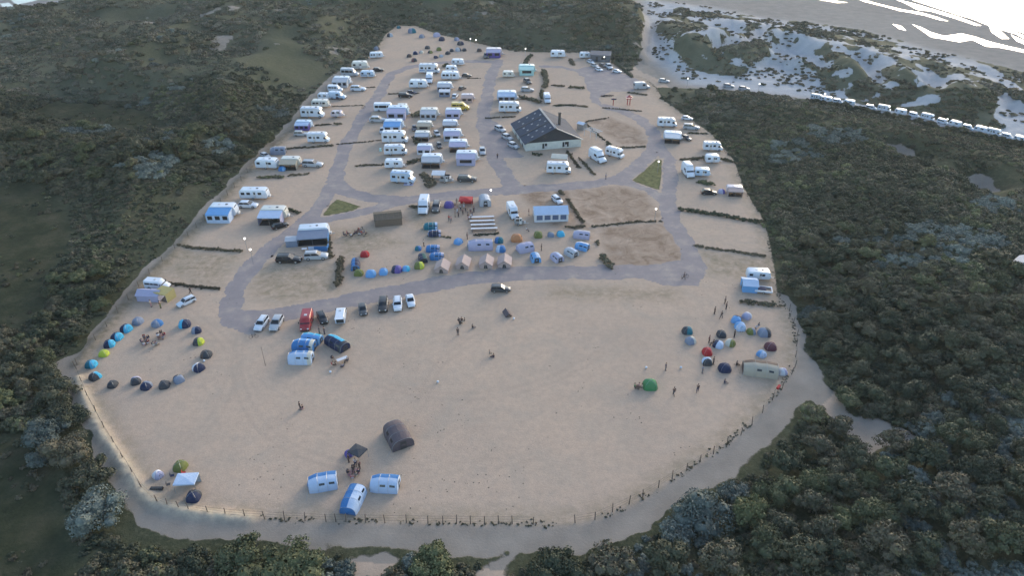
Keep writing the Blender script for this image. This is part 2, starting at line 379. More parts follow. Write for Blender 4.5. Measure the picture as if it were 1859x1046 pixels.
    v = mth('MAXIMUM', v, att('mead'))
    L(mix(v, sand, grass), b.inputs['Base Color'])
    b.inputs['Roughness'].default_value = 1.0
    b.inputs['Specular IOR Level'].default_value = 0.08
    b1 = N('ShaderNodeBump'); b1.inputs['Strength'].default_value = 0.55; b1.inputs['Distance'].default_value = 0.12
    hgt = mth('ADD', mth('MULTIPLY', noise(2.6, 6, 0.7), 1.0), mth('MULTIPLY', mth('MULTIPLY', noise(0.5, 6, 0.7), v), 6.0))
    L(hgt, b1.inputs['Height']); L(b1.outputs[0], b.inputs['Normal'])
    return m
gm = ground_material()
me = npmesh('ground', np.stack([X, Y, Z], 1), F, [gm], smooth=True)
def put(me, name, arr):
    a = me.attributes.new(name, 'FLOAT', 'POINT'); a.data.foreach_set('value', np.asarray(arr, np.float32))
PITCHES = [[(1040, 345), (1120, 338), (1170, 350), (1195, 385), (1205, 400), (1080, 408), (1045, 380)], [(1088, 412), (1205, 406), (1232, 440), (1245, 470), (1180, 486), (1110, 487)],
           [(935, 350), (1030, 345), (1060, 400), (1080, 420), (1000, 412), (960, 370)], [(1065, 218), (1110, 214), (1160, 235), (1175, 262), (1130, 262)]]
DRY = [[(455, 520), (470, 480), (610, 478), (618, 530), (520, 550), (465, 540)], [(300, 500), (400, 510), (395, 525), (290, 505)], [(330, 455), (440, 462), (400, 510), (300, 500)], [(1000, 520), (1230, 525), (1230, 545), (1000, 540)],
       [(600, 415), (680, 415), (740, 440), (620, 470)], [(742, 375), (790, 372), (785, 440), (745, 400)], [(1268, 455), (1390, 468), (1390, 505), (1290, 500)]]
TRACKS = [[(560, 570), (600, 640), (700, 700), (850, 720), (1000, 690), (1150, 600), (1225, 525)], [(440, 600), (430, 680), (480, 780), (600, 840), (760, 850)], [(900, 530), (880, 600), (800, 660), (760, 740)], [(1225, 525), (1240, 580), (1200, 660), (1100, 760), (960, 830), (820, 850)],
          [(650, 560), (760, 600), (900, 590), (1050, 560), (1200, 540)], [(340, 565), (420, 640), (400, 740), (330, 820)]]
TRK = np.zeros(X.shape)
for tl in TRACKS:
    P_ = []
    for i in range(len(tl) - 1):
        for k in range(6):
            t = k / 6; p0 = tl[max(0, i - 1)]; p1 = tl[i]; p2 = tl[i + 1]; p3 = tl[min(len(tl) - 1, i + 2)]
            P_.append(tuple(.5 * (2 * p1[j] + (p2[j] - p0[j]) * t + (2 * p0[j] - 5 * p1[j] + 4 * p2[j] - p3[j]) * t * t + (3 * p1[j] - p0[j] - 3 * p2[j] + p3[j]) * t ** 3) for j in (0, 1)))
    dd = ldist(X, Y, P_ + [tl[-1]]); TRK = np.maximum(TRK, np.exp(-((dd - .8) / .32) ** 2) * (DC < -1) * (.35 + .65 * sstep(.4, .6, fbm(X, Y, .06, 200, 3))))
def patch(polys, e=2.0):
    d = np.full(X.shape, 1e9)
    for p in polys: d = np.minimum(d, sdf(X, Y, p))
    return 1 - sstep(-e, e, d)
put(me, 'veg', veg); put(me, 'mead', mead)
put(me, 'pitch', np.clip(patch(PITCHES, 1.6) * 0.9 + 0.10, 0, 1)); put(me, 'dry', np.clip(patch(DRY, 3) * 0.6 + (1 - sstep(-5, 0.5, -np.abs(DC) + 1)) * 0 + 0.45 * sstep(-4.5, -0.3, DC) * (DC < 0.5), 0, 1))
put(me, 'far', sstep(170, 260, Y)); put(me, 'track', TRK)
put(me, 'isl', patch(ISLAND, .8))
put(me, 'dune', 1 - sstep(-4, 8, np.minimum(sdf(X, Y, MARRAM), sdf(X, Y, MARRAM2))) )
put(me, 'bank', np.exp(-(ldist(X, Y, BANK) / 1.0) ** 2)); put(me, 'dry2', np.clip(1.35 * np.exp(-(ldist(X, Y, LBANK) / 1.5) ** 2), 0, 1))
put(me, 'beach', 1 - sstep(-6, 14, DB)); put(me, 'pale', np.clip(sstep(-0.5, 1, DC) * 0.75 * (DR < 3) + 0.75 * (sstep(3, 8, DR)) * (DC > 5), 0, 1))
ground = single('ground', me, kind='structure')
def ground_z(x, y):
    return fields(np.atleast_1d(np.asarray(x, float)), np.atleast_1d(np.asarray(y, float)))[2]

# ---------------------------------------------------------------- roads, sea, pools
def surf_mat(name, stops, scale=0.3, rough=0.9, spec=0.3, bump=0.3):
    m, t, b = new_mat(name); L = t.links.new; N = t.nodes.new
    g = N('ShaderNodeNewGeometry'); n = N('ShaderNodeTexNoise'); n.inputs['Scale'].default_value = scale; n.inputs['Detail'].default_value = 9; n.inputs['Roughness'].default_value = 0.7
    L(g.outputs['Position'], n.inputs['Vector']); r = N('ShaderNodeValToRGB'); e = r.color_ramp.elements
    e[0].position, e[0].color = stops[0][0], stops[0][1] + (1,); e[1].position, e[1].color = stops[-1][0], stops[-1][1] + (1,)
    for p, c in stops[1:-1]:
        q = e.new(p); q.color = c + (1,)
    L(n.outputs[0], r.inputs[0]); L(r.outputs[0], b.inputs['Base Color']); b.inputs['Roughness'].default_value = rough; b.inputs['Specular IOR Level'].default_value = spec
    if bump:
        n2 = N('ShaderNodeTexNoise'); n2.inputs['Scale'].default_value = 3.0; n2.inputs['Detail'].default_value = 5; L(g.outputs['Position'], n2.inputs['Vector'])
        bp = N('ShaderNodeBump'); bp.inputs['Strength'].default_value = bump; bp.inputs['Distance'].default_value = 0.08; L(n2.outputs[0], bp.inputs['Height']); L(bp.outputs[0], b.inputs['Normal'])
    return m
ASPH = surf_mat('worn_asphalt', [(0.3, (0.225, 0.20, 0.20)), (0.5, (0.265, 0.228, 0.225)), (0.62, (0.33, 0.28, 0.25)), (0.72, (0.42, 0.34, 0.28))], 0.25)
def mask_sheet(name, field, z, m, kind='structure', x0=-110, x1=130, y0=60, y1=400, step=0.55):
    """a sheet over the level ground where field(x, y) < 0, its outline followed cell by cell with the corners pulled onto the outline"""
    xs = np.arange(x0, x1, step); ys = np.arange(y0, y1, step); XX, YY = np.meshgrid(xs, ys)
    f = field(XX.ravel(), YY.ravel()).reshape(XX.shape)
    gy, gx = np.gradient(f, step); g2 = gx * gx + gy * gy + 1e-6
    near = np.abs(f) < step * 0.75
    PX = np.where(near, XX - f * gx / g2, XX); PY = np.where(near, YY - f * gy / g2, YY)
    ins = (f < step * 0.5)
    c = (ins[:-1, :-1] & ins[1:, :-1] & ins[1:, 1:] & ins[:-1, 1:]) & ((f[:-1, :-1] + f[1:, :-1] + f[1:, 1:] + f[:-1, 1:]) < 0)
    idx = np.arange(XX.size).reshape(XX.shape)
    F = np.stack([idx[:-1, :-1][c], idx[:-1, 1:][c], idx[1:, 1:][c], idx[1:, :-1][c]], 1)
    used = np.unique(F); rem = np.full(XX.size, -1); rem[used] = np.arange(len(used))
    V = np.stack([PX.ravel()[used], PY.ravel()[used], np.full(len(used), z)], 1)
    me = npmesh(name, V, rem[F], [m]); return single(name, me, kind=kind)
def road_field(x, y):
    d = np.full(x.shape, 1e9)
    for line, w in ROADS:
        d = np.minimum(d, ldist(x, y, line) - w / 2)
    for p in APRON: d = np.minimum(d, sdf(x, y, p) + 0.3)
    for p in ISLAND: d = np.maximum(d, -(sdf(x, y, p) - 0.2))
    return d + (fbm(x, y, 0.3, 77, 4) - 0.5) * 2.0 + (vnoise(x, y, 1.5, 78) - .5) * .35
mask_sheet('road', road_field, 0.006, ASPH, x0=-75, x1=75, y0=105, y1=345, step=0.5)
def water_mat(name, col, rough, bump=0.05, sc_=0.15):
    m, t, b = new_mat(name); L = t.links.new; N = t.nodes.new
    b.inputs['Base Color'].default_value = col + (1,); b.inputs['Roughness'].default_value = rough; b.inputs['IOR'].default_value = 1.333; b.inputs['Specular IOR Level'].default_value = 0.6
    g = N('ShaderNodeNewGeometry'); n = N('ShaderNodeTexNoise'); n.inputs['Scale'].default_value = sc_; n.inputs['Detail'].default_value = 4; L(g.outputs['Position'], n.inputs['Vector'])
    bp = N('ShaderNodeBump'); bp.inputs['Strength'].default_value = bump; bp.inputs['Distance'].default_value = 1.0; L(n.outputs[0], bp.inputs['Height']); L(bp.outputs[0], b.inputs['Normal'])
    return m
WATER = water_mat('sea_water', (0.30, 0.34, 0.36), 0.22, 0.3)
POOL = water_mat('tide_water', (0.30, 0.32, 0.34), 0.12, 0.05)
def poly_sheet(name, polys, z, m, kind='structure'):
    mb = MB().use(m)
    for p in polys:
        P = [G(*q) for q in p]; mb.add([(q.x, q.y, z) for q in P], [tuple(range(len(P)))])
    me = mb.mesh(name)
    import bmesh
    bm = bmesh.new(); bm.from_mesh(me); bmesh.ops.triangulate(bm, faces=bm.faces); bmesh.ops.recalc_face_normals(bm, faces=bm.faces)
    for f in bm.faces:
        if f.normal.z < 0: f.normal_flip()
    bm.to_mesh(me); bm.free()
    return single(name, me, kind=kind)
poly_sheet('sea', [SEA], 0.03, WATER)
POOLS = [[(1552, -4), (1580, 2), (1610, 10), (1640, 17), (1672, 22), (1700, 30), (1722, 38), (1706, 36), (1680, 28), (1650, 22), (1632, 19), (1600, 10), (1570, 3)],
         [(1620, -4), (1660, 6), (1700, 18), (1740, 30), (1782, 46), (1772, 46), (1730, 32), (1690, 20), (1665, 17), (1640, 4)],
         [(1655, 43), (1675, 50), (1690, 58), (1715, 65), (1745, 60), (1770, 66), (1800, 76), (1859, 90), (1900, 100), (1859, 95), (1815, 86), (1790, 84), (1765, 72), (1742, 76), (1720, 72), (1690, 67), (1675, 56)],
         [(1620, 43), (1635, 46), (1645, 55), (1632, 52)], [(1700, 6), (1760, 24), (1830, 52), (1859, 64), (1859, 70), (1845, 62), (1800, 48), (1750, 28)],
         [(1795, 46), (1815, 54), (1832, 70), (1818, 70), (1800, 58)], [(1470, -6), (1500, -2), (1540, 4), (1520, 5), (1490, 0)],
         [(1835, 62), (1870, 78), (1900, 92), (1870, 84), (1845, 74)], [(20, 0), (60, -4), (90, -8), (60, 2), (30, 8)], [(0, 6), (16, 4), (24, 10), (8, 16)]]
poly_sheet('tide_pool', POOLS, 0.037, POOL)

# ================================================================ vegetation
def leaf_mat(name, stops, rnd=0.35, trans=0.15):
    m, t, b = new_mat(name); L = t.links.new; N = t.nodes.new
    g = N('ShaderNodeNewGeometry'); oi = N('ShaderNodeObjectInfo')
    n = N('ShaderNodeTexNoise'); n.inputs['Scale'].default_value = 0.035; n.inputs['Detail'].default_value = 5; n.inputs['Roughness'].default_value = 0.65; L(oi.outputs['Location'], n.inputs['Vector'])
    a = N('ShaderNodeMath'); a.operation = 'MULTIPLY_ADD'; L(oi.outputs['Random'], a.inputs[0]); a.inputs[1].default_value = rnd
    s = N('ShaderNodeMath'); s.operation = 'SUBTRACT'; L(n.outputs[0], s.inputs[0]); s.inputs[1].default_value = rnd * 0.5; L(s.outputs[0], a.inputs[2])
    n2 = N('ShaderNodeTexNoise'); n2.inputs['Scale'].default_value = 1.6; n2.inputs['Detail'].default_value = 3; L(g.outputs['Position'], n2.inputs['Vector'])
    a2 = N('ShaderNodeMath'); a2.operation = 'MULTIPLY_ADD'; L(n2.outputs[0], a2.inputs[0]); a2.inputs[1].default_value = 0.5
    s2 = N('ShaderNodeMath'); s2.operation = 'SUBTRACT'; L(a.outputs[0], s2.inputs[0]); s2.inputs[1].default_value = 0.25; L(s2.outputs[0], a2.inputs[2])
    r = N('ShaderNodeValToRGB'); e = r.color_ramp.elements
    e[0].position, e[0].color = stops[0][0], stops[0][1] + (1,); e[1].position, e[1].color = stops[-1][0], stops[-1][1] + (1,)
    for p, c in stops[1:-1]:
        q = e.new(p); q.color = c + (1,)
    L(a2.outputs[0], r.inputs[0]); L(r.outputs[0], b.inputs['Base Color']); b.inputs['Roughness'].default_value = 0.7; b.inputs['Specular IOR Level'].default_value = 0.25
    return m
LEAF = leaf_mat('scrub_leaf', [(0.24, (0.045, 0.054, 0.036)), (0.40, (0.072, 0.080, 0.048)), (0.52, (0.100, 0.100, 0.062)), (0.64, (0.128, 0.110, 0.076)), (0.78, (0.20, 0.21, 0.10))])
LEAFS = leaf_mat('sea_buckthorn_leaf', [(0.30, (0.08, 0.10, 0.088)), (0.5, (0.14, 0.165, 0.145)), (0.75, (0.23, 0.26, 0.22))])
LEAFG = leaf_mat('green_leaf', [(0.30, (0.046, 0.056, 0.036)), (0.5, (0.080, 0.090, 0.050)), (0.75, (0.15, 0.16, 0.075))])
LEAFB = leaf_mat('dry_leaf', [(0.30, (0.07, 0.062, 0.042)), (0.5, (0.13, 0.11, 0.07)), (0.75, (0.20, 0.17, 0.11))])
LEAFL = leaf_mat('heath_leaf', [(0.26, (0.075, 0.082, 0.058)), (0.42, (0.105, 0.11, 0.075)), (0.54, (0.135, 0.132, 0.092)), (0.66, (0.165, 0.145, 0.11)), (0.80, (0.23, 0.22, 0.15))])
BARK = mat('bark', (0.09, 0.075, 0.06), 0.9, 0, 0.3, 4)
def crown_arrays(rng, rad, hgt, lobes, nleaf, leaf, core=True, z0=0.15, squash=0.68):
    """an uneven crown of leaf clumps on several lobes: (vertices, quads)"""
    C = []; lobes = int(lobes * 2.6)
    for i in range(lobes):
        a = rng.uniform(0, 2 * math.pi); d = rad * 0.80 * math.sqrt(rng.uniform(0.02, 1)) if i else 0
        r = rad * rng.uniform(0.16, 0.36) * (1.5 if i == 0 else 1)
        zc = z0 + hgt * rng.uniform(0.30, 0.82) * (1 - 0.42 * (d / rad) ** 2) if i else z0 + hgt * 0.5
        C.append((d * math.cos(a), d * math.sin(a), zc, r))
    C = np.array(C); V = []; Q = []
    n = nleaf; k = rng.integers(0, len(C), n); wts = C[:, 3] ** 2; k = rng.choice(len(C), n, p=wts / wts.sum())
    th = rng.uniform(0, 2 * math.pi, n); cz = rng.uniform(-0.45, 1, n); sr = np.sqrt(1 - np.clip(cz, -1, 1) ** 2)
    nrm = np.stack([sr * np.cos(th), sr * np.sin(th), cz], 1); rr = C[k, 3] * rng.uniform(0.72, 1.28, n)
    P = C[k, :3] + nrm * rr[:, None] * np.array([1, 1, squash])
    P[:, 2] = np.maximum(P[:, 2], 0.05)
    nn = nrm + rng.normal(0, 0.5, (n, 3)); nn /= np.linalg.norm(nn, axis=1)[:, None]
    up = rng.normal(0, 1, (n, 3)); t1 = np.cross(nn, up); t1 /= np.linalg.norm(t1, axis=1)[:, None]; t2 = np.cross(nn, t1)
    s = leaf * rng.uniform(0.55, 1.35, n)[:, None]; asp = rng.uniform(0.5, 1.0, n)[:, None]
    b = nn * s * 0.25
    V = np.concatenate([P - t1 * s, P - t2 * s * asp + b, P + t1 * s, P + t2 * s * asp - b * 0.5], 0)
    i = np.arange(n); Q = np.stack([i, i + n, i + 2 * n, i + 3 * n], 1)
    if core:  # woody mass inside the foliage
        m1, m2 = 7, 10; off = len(V); cv = []; cq = []
        for (cx, cy, czz, r) in C[:14]:
            o = off + len(cv)
            for a in range(m1):
                ph = math.pi * (a + 0.5) / m1
                for c in range(m2):
                    q = 2 * math.pi * c / m2; rj = r * 0.86 * rng.uniform(0.86, 1.06)
                    cv.append((cx + rj * math.sin(ph) * math.cos(q), cy + rj * math.sin(ph) * math.sin(q), max(0.0, czz + rj * squash * math.cos(ph))))
            for a in range(m1 - 1):
                for c in range(m2):
                    d = (c + 1) % m2; cq.append((o + a * m2 + c, o + a * m2 + d, o + (a + 1) * m2 + d, o + (a + 1) * m2 + c))
            for c in range(0, m2 - 3, 2): cq.append((o, o + c + 1, o + c + 2, o + c + 3))
        V = np.concatenate([V, np.array(cv)], 0); Q = np.concatenate([Q, np.array(cq)], 0)
    return V, Q
rng = np.random.default_rng(11)
def bush_mesh(name, rad, hgt, lobes, nleaf, leaf, m, **kw):
    V, Q = crown_arrays(rng, rad, hgt, lobes, nleaf, leaf, **kw); return npmesh(name, V, Q, [m])
SCRUB = [bush_mesh('scrub_clump', 1.0, 1.15, 5, 800, 0.075, LEAF), bush_mesh('scrub_clump', 1.0, 0.95, 6, 800, 0.078, LEAF), bush_mesh('scrub_clump', 1.0, 1.35, 4, 800, 0.075, LEAF),
         bush_mesh('scrub_clump', 1.0, 1.05, 6, 800, 0.078, LEAFG), bush_mesh('scrub_clump', 1.0, 1.0, 6, 800, 0.07, LEAFS)]
LOW = [bush_mesh('low_clump', 1.0, 0.6, 5, 160, 0.16, LEAF), bush_mesh('low_clump', 1.0, 0.5, 5, 160, 0.17, LEAFB), bush_mesh('low_clump', 1.0, 0.7, 4, 160, 0.16, LEAFG)]
HEATH = [bush_mesh('heath_clump', 1.0, 0.55, 5, 180, 0.15, LEAFL), bush_mesh('heath_clump', 1.0, 0.45, 5, 180, 0.15, LEAFB), bush_mesh('heath_clump', 1.0, 0.65, 4, 180, 0.15, LEAFL)]
def instancer(name, P, S, Zr, var, variants, label=None):
    col = bpy.data.collections.new(name + '_kinds')
    for i, me in enumerate(variants):
        o = bpy.data.objects.new('%s_kind_%02d' % (name, i), me); col.objects.link(o)
    me = bpy.data.meshes.new(name); me.vertices.add(len(P)); me.vertices.foreach_set('co', np.asarray(P, np.float32).ravel())
    for nm, arr, ty in (('size', S, 'FLOAT'), ('turn', Zr, 'FLOAT'), ('pick', var, 'INT')):
        a = me.attributes.new(nm, ty, 'POINT'); a.data.foreach_set('value', np.asarray(arr, np.int32 if ty == 'INT' else np.float32))
    ob = bpy.data.objects.new(name, me); COL.link(ob)
    ng = bpy.data.node_groups.new(name, 'GeometryNodeTree'); ng.interface.new_socket('Geometry', in_out='INPUT', socket_type='NodeSocketGeometry'); ng.interface.new_socket('Geometry', in_out='OUTPUT', socket_type='NodeSocketGeometry')
    N = ng.nodes.new; L = ng.links.new; gi = N('NodeGroupInput'); go = N('NodeGroupOutput')
    ci = N('GeometryNodeCollectionInfo'); ci.inputs['Collection'].default_value = col; ci.inputs['Separate Children'].default_value = True; ci.inputs['Reset Children'].default_value = True
    ip = N('GeometryNodeInstanceOnPoints'); ip.inputs['Pick Instance'].default_value = True
    def att(n, ty):
        a = N('GeometryNodeInputNamedAttribute'); a.data_type = ty; a.inputs['Name'].default_value = n; return a.outputs['Attribute']
    L(gi.outputs[0], ip.inputs['Points']); L(ci.outputs[0], ip.inputs['Instance']); L(att('pick', 'INT'), ip.inputs['Instance Index'])
    cx = N('ShaderNodeCombineXYZ'); L(att('turn', 'FLOAT'), cx.inputs[2]); L(cx.outputs[0], ip.inputs['Rotation'])
    L(att('size', 'FLOAT'), ip.inputs['Scale']); L(ip.outputs[0], go.inputs[0])
    md = ob.modifiers.new('scatter', 'NODES'); md.node_group = ng
    tag(ob, label, None, None, 'stuff'); return ob
# individual shrubs (px, py, radius m, height m, kind, label)
def shrub_kit(seed, rad, hgt, lobes, nleaf, leaf, lm, trunk=True):
    def b(k):
        r2 = np.random.default_rng(seed); V, Q = crown_arrays(r2, rad, hgt, lobes, nleaf, leaf)
        tr = MB().use(BARK); rr = random.Random(seed)
        tr.tube((0, 0, -0.3), (0.05, 0.02, hgt * 0.4), rad * 0.07, rad * 0.045, 7)
        for i in range(5):
            a = i * 1.26 + rr.uniform(-.3, .3); tr.tube((0.05, 0.02, hgt * 0.3), (math.cos(a) * rad * .55, math.sin(a) * rad * .55, hgt * rr.uniform(.5, .8)), rad * 0.035, rad * 0.015, 5)
        k.part('trunk', tr); k.part('crown', npmesh('crown', V, Q, [lm]))
    return b
SHRUBS = [
 (180, 940, 4.2, 3.6, 's', 'silvery sea buckthorn shrub beside the front left corner of the sandy ring path', 1),
 (92, 800, 3.3, 3.2, 's', 'silvery grey shrub between the bare meadow and dark bushes at the lower left', 2),
 (78, 840, 2.0, 2.4, 's', 'small silvery shrub below the taller grey one at the lower left', 3),
 (1275, 945, 4.4, 3.6, 's', 'broad blue grey sea buckthorn shrub at the bend of the path near the front', 4),
 (1225, 985, 2.6, 2.6, 's', 'small grey green shrub beside the broad blue grey buckthorn, nearer the path', 5),
 (1330, 905, 2.4, 2.4, 's', 'silvery shrub on the upper side of the blue grey buckthorn', 6),
 (135, 830, 4.2, 3.8, 'd', 'dark brown green shrub between the ring path and the silvery grey shrub', 1),
 (175, 870, 3.2, 3.2, 'd', 'dark shrub against the ring path above the silvery sea buckthorn', 2),
 (110, 730, 3.6, 3.4, 'd', 'brownish dark bush below the corner of the ring path', 3),
 (125, 770, 3.2, 3.0, 'd', 'dark leafy bush leaning to the ring path below its left corner', 4),
 (355, 1010, 2.4, 2.0, 'd', 'rounded olive bush on the path verge near the front left', 5),
 (450, 1010, 4.0, 2.8, 'g', 'dark green bush below the row of front fence posts at the left', 6),
 (540, 1020, 4.2, 2.8, 'g', 'wide dark bush at the picture edge below the three blue tents', 7),
 (790, 1015, 3.2, 2.2, 'g', 'green bush between the two sandy gaps at the lower edge', 8),
 (1010, 1025, 3.6, 2.6, 'g', 'dense green bush just right of the narrow sand trail at the lower edge', 9),
 (1110, 1010, 3.0, 2.4, 'd', 'low brown green bush on the path edge near the front right', 10),
 (265, 310, 3.6, 4.4, 'd', 'tall dark tree in the thicket beside the upper left track', 11),
 (330, 300, 4.0, 4.8, 'g', 'bright topped bushy tree at the edge of the left thicket', 12),
 (365, 270, 3.6, 4.2, 'g', 'green bushy tree in the left thicket next to the bright topped one', 13),
 (430, 250, 4.2, 4.8, 'd', 'dark tree at the corner of the thicket close to the left track', 14),
 (480, 260, 3.6, 4.0, 'g', 'rounded green tree overhanging the track by the grey trailer tent', 15),
 (415, 300, 3.4, 3.8, 'd', 'dark bush under the thicket trees beside the left track', 16),
 (1745, 835, 4.2, 4.0, 'g', 'pale topped round tree in the lower right thicket', 17),
 (1760, 890, 3.4, 3.6, 'd', 'yellowish bush below the pale topped tree at the lower right', 18),
 (1500, 480, 3.2, 3.4, 'g', 'light green bush standing out of the dark right hand thicket', 19),
 (1290, 170, 2.6, 2.6, 'g', 'rounded green bush on the grass bank beside the sandy approach road', 20),
]
shrub_xy = []
for (px, py, rad, hgt, kd, lab, sdn) in SHRUBS:
    p = G(px, py + (16 if py > 1000 else 0)); z = float(ground_z(p.x, p.y)[0]); shrub_xy.append((p.x, p.y, rad))
    lm = {'s': LEAFS, 'd': LEAF, 'g': LEAFG}[kd]; tree = 'tree' in lab
    nm = 'tree' if tree else 'shrub'
    spawn(nm, ('shrub', kd, sdn), shrub_kit(100 + sdn + ord(kd), rad, hgt, 9 if kd != 's' else 12, 5200 if rad > 3 else 2600, 0.14, lm), (p.x, p.y, z - 0.1), rng.uniform(0, 6), lab, nm)
# thicket trees one can pick out, each a copy
def place_trees(region, n, group, lab, kits, rmin, rmax, seed):
    rg = random.Random(seed); P = region; xs = [p[0] for p in P]; ys = [p[1] for p in P]; out = []; tries = 0
    while len(out) < n and tries < 6000:
        tries += 1
        u, v = rg.uniform(min(xs), max(xs)), rg.uniform(min(ys), max(ys)); p = G(u, v)
        if sdf(np.array([p.x]), np.array([p.y]), P)[0] > 0: continue
        f = fields(np.array([p.x]), np.array([p.y]))
        if f[0][0] < 0.9 or f[1][0] > 0.1 or f[5][0] < 2.5: continue
        if any((p.x - q[0]) ** 2 + (p.y - q[1]) ** 2 < (q[2] * 0.9 + 1.5) ** 2 for q in shrub_xy): continue
        s = rg.uniform(rmin, rmax); shrub_xy.append((p.x, p.y, s)); out.append((p.x, p.y, float(f[2][0]), s))
    for (x, y, z, s) in out:
        kd = rg.choice(kits)
        spawn('scrub_tree', kd[0], kd[1], (x, y, z - 0.1), rg.uniform(0, 6.28), lab, 'tree', group, scale=(s, s, s * rg.uniform(.8, 1.15)))
unit = [(('unit', i), shrub_kit(300 + i, 1.0, 1.2, 9, 3000, 0.052, LEAF if i % 3 else LEAFG)) for i in range(5)]
place_trees([(1410, 560), (1480, 420), (1859, 500), (1859, 1046), (1180, 1046), (1320, 900), (1470, 720)], 105, 'trees of the thicket right of the camp', 'dense dark round topped tree in the thicket right of the sandy field', unit, 1.9, 3.2, 1)
place_trees([(0, 220), (300, 250), (480, 250), (440, 300), (330, 330), (120, 350), (0, 330)], 34, 'trees of the thicket on the left above the dark meadow', 'dark bushy tree in the thicket above the dark left meadow', unit, 2.0, 3.2, 2)
place_trees([(0, 560), (110, 500), (230, 500), (130, 640), (110, 720), (0, 760)], 26, 'trees left of the ring path corner', 'dark bushy tree beside the left corner of the ring path', unit, 1.7, 2.8, 3)
# the scrub that reads as one mass
def scatter(n_try, u0, u1, v0, v1, seed):
    rg = np.random.default_rng(seed); u = rg.uniform(u0, u1, n_try); v = rg.uniform(v0, v1, n_try); return GA(u, v)
def world_scatter(step, seed, ymax):
    rg = np.random.default_rng(seed); xs = np.arange(-420, 420, step); ys = np.arange(48, ymax, step); XX, YY = np.meshgrid(xs, ys)
    x = (XX + rg.uniform(-.5, .5, XX.shape) * step).ravel(); y = (YY + rg.uniform(-.5, .5, XX.shape) * step).ravel()
    k = np.abs(x) < 30 + 0.80 * (y * 0.98 + 45); return x[k], y[k], rg
def scrub(name, step, ymin, ymax, smin, smax, variants, probs, thr, seed, label, vmin=0.75, gap=0.36, edge=0.5, zl=0.25):
    x, y, rg = world_scatter(step, seed, ymax); k = y > ymin; x, y = x[k], y[k]
    vg, md, z, dc, db, dr = fields(x, y)
    dens = fbm(x, y, 0.035, 41, 4) + 0.35 * (vnoise(x, y, 0.25, 4) - 0.5)
    k = (vg > vmin) & (md < 0.12) & (dr > edge + 1.5 * (y < 98) + 1.2 * ((x < -38) & (y < 135))) & (db > 6) & (dens > gap) & (dc > 0.3) & thr(x, y)
    x, y, z = x[k], y[k], z[k]
    if shrub_xy:
        keep = np.ones(len(x), bool)
        for (a, b_, r_) in shrub_xy: keep &= (x - a) ** 2 + (y - b_) ** 2 > (r_ * 0.85) ** 2
        x, y, z = x[keep], y[keep], z[keep]
    s = rg.uniform(smin, smax, len(x)) * (0.75 + 0.5 * vnoise(x, y, 0.07, 9)); 
    e = np.minimum(1, 0.55 + np.clip(fields(x, y)[5], 0, 12) * 0.045); s = s * e
    var = rg.choice(len(variants), len(x), p=probs)
    if len(variants) > 4:
        silver = fbm(x, y, 0.05, 55, 3) > 0.655; var = np.where(silver & (rg.uniform(size=len(x)) < .75), 4, np.where(var == 4, 0, var))
    print(name, len(x))
    return instancer(name, np.stack([x, y, z - zl * s], 1), s, rg.uniform(0, 6.28, len(x)), var, variants, label)
TALLR = [(1400, 250), (1560, 260), (1859, 420), (2300, 500), (2300, 1300), (1000, 1300), (1040, 990), (1215, 930), (1480, 720), (1450, 560), (1400, 400)]
def tall(x, y): 
    return (sdf(x, y, TALLR) < 0) | (sdf(x, y, [(-300, 200), (0, 180), (250, 190), (560, 150), (540, 230), (400, 330), (130, 360), (0, 330), (-300, 330)]) < 0) | (sdf(x, y, [(-300, 620), (0, 560), (110, 480), (230, 480), (110, 650), (150, 760), (270, 960), (1040, 1000), (1040, 1300), (-300, 1300)]) < 0)
scrub('scrub', 1.6, 48, 260, 0.75, 2.1, SCRUB, [.34, .26, .2, .2, 0], tall, 21, None, gap=0.12, zl=.42)
scrub('undergrowth', 1.6, 48, 250, 0.5, 1.35, LOW, [.45, .25, .3], lambda x, y: np.ones(len(x), bool), 22, None, vmin=0.6, gap=0.30, edge=0.9, zl=.3)
scrub('far_scrub', 4.2, 225, 620, 0.8, 2.3, SCRUB, [.34, .26, .2, .2, 0], lambda x, y: (fbm(x, y, 0.02, 71, 4) > 0.55) & (sdf(x, y, MARRAM) > 0), 23, None, vmin=0.8, gap=0.36, zl=0.6)
scrub('far_undergrowth', 3.0, 225, 640, 0.8, 2.6, HEATH, [.45, .2, .35], lambda x, y: vnoise(x, y, .05, 12) > np.where(sdf(x, y, MARRAM) < 0, .55, .22), 24, None, vmin=0.5, gap=0.25, zl=0.42)
xr, yr = [], []
for (ax, ay), (bx, by) in zip([(1480, 184), (1620, 212), (1740, 238)], [(1620, 212), (1740, 238), (1900, 275)]):
    A_, B_ = G(ax, ay), G(bx, by)
    for _ in range(int((B_ - A_).length * 1.3)):
        t_ = rng.uniform(); xr.append(A_.x + (B_.x - A_.x) * t_ + rng.normal(0, .5)); yr.append(A_.y + (B_.y - A_.y) * t_ - 1.2 + rng.normal(0, .8))
instancer('roadside_scrub', np.stack([xr, yr, np.full(len(xr), -.2)], 1), rng.uniform(.9, 1.75, len(xr)), rng.uniform(0, 6, len(xr)), rng.choice(4, len(xr)), SCRUB[:4])

x, y, rg_ = world_scatter(2.3, 77, 640); k = sdf(x, y, MARRAM) < 0; x, y = x[k], y[k]; f_ = fields(x, y)
k = (f_[4] > 2) & (fbm(x, y, 0.11, 83, 4) + .25 * vnoise(x, y, .6, 84) > .70) & (ldist(x, y, [(1150, 150), (1270, 152), (1400, 164), (1500, 181), (1620, 206), (1859, 258)]) > 5); x, y, z_ = x[k], y[k], f_[2][k]
instancer('marram_grass', np.stack([x, y, z_ - .15], 1), rg_.uniform(.5, 1.3, len(x)), rg_.uniform(0, 6, len(x)), rg_.choice(3, len(x)), HEATH)

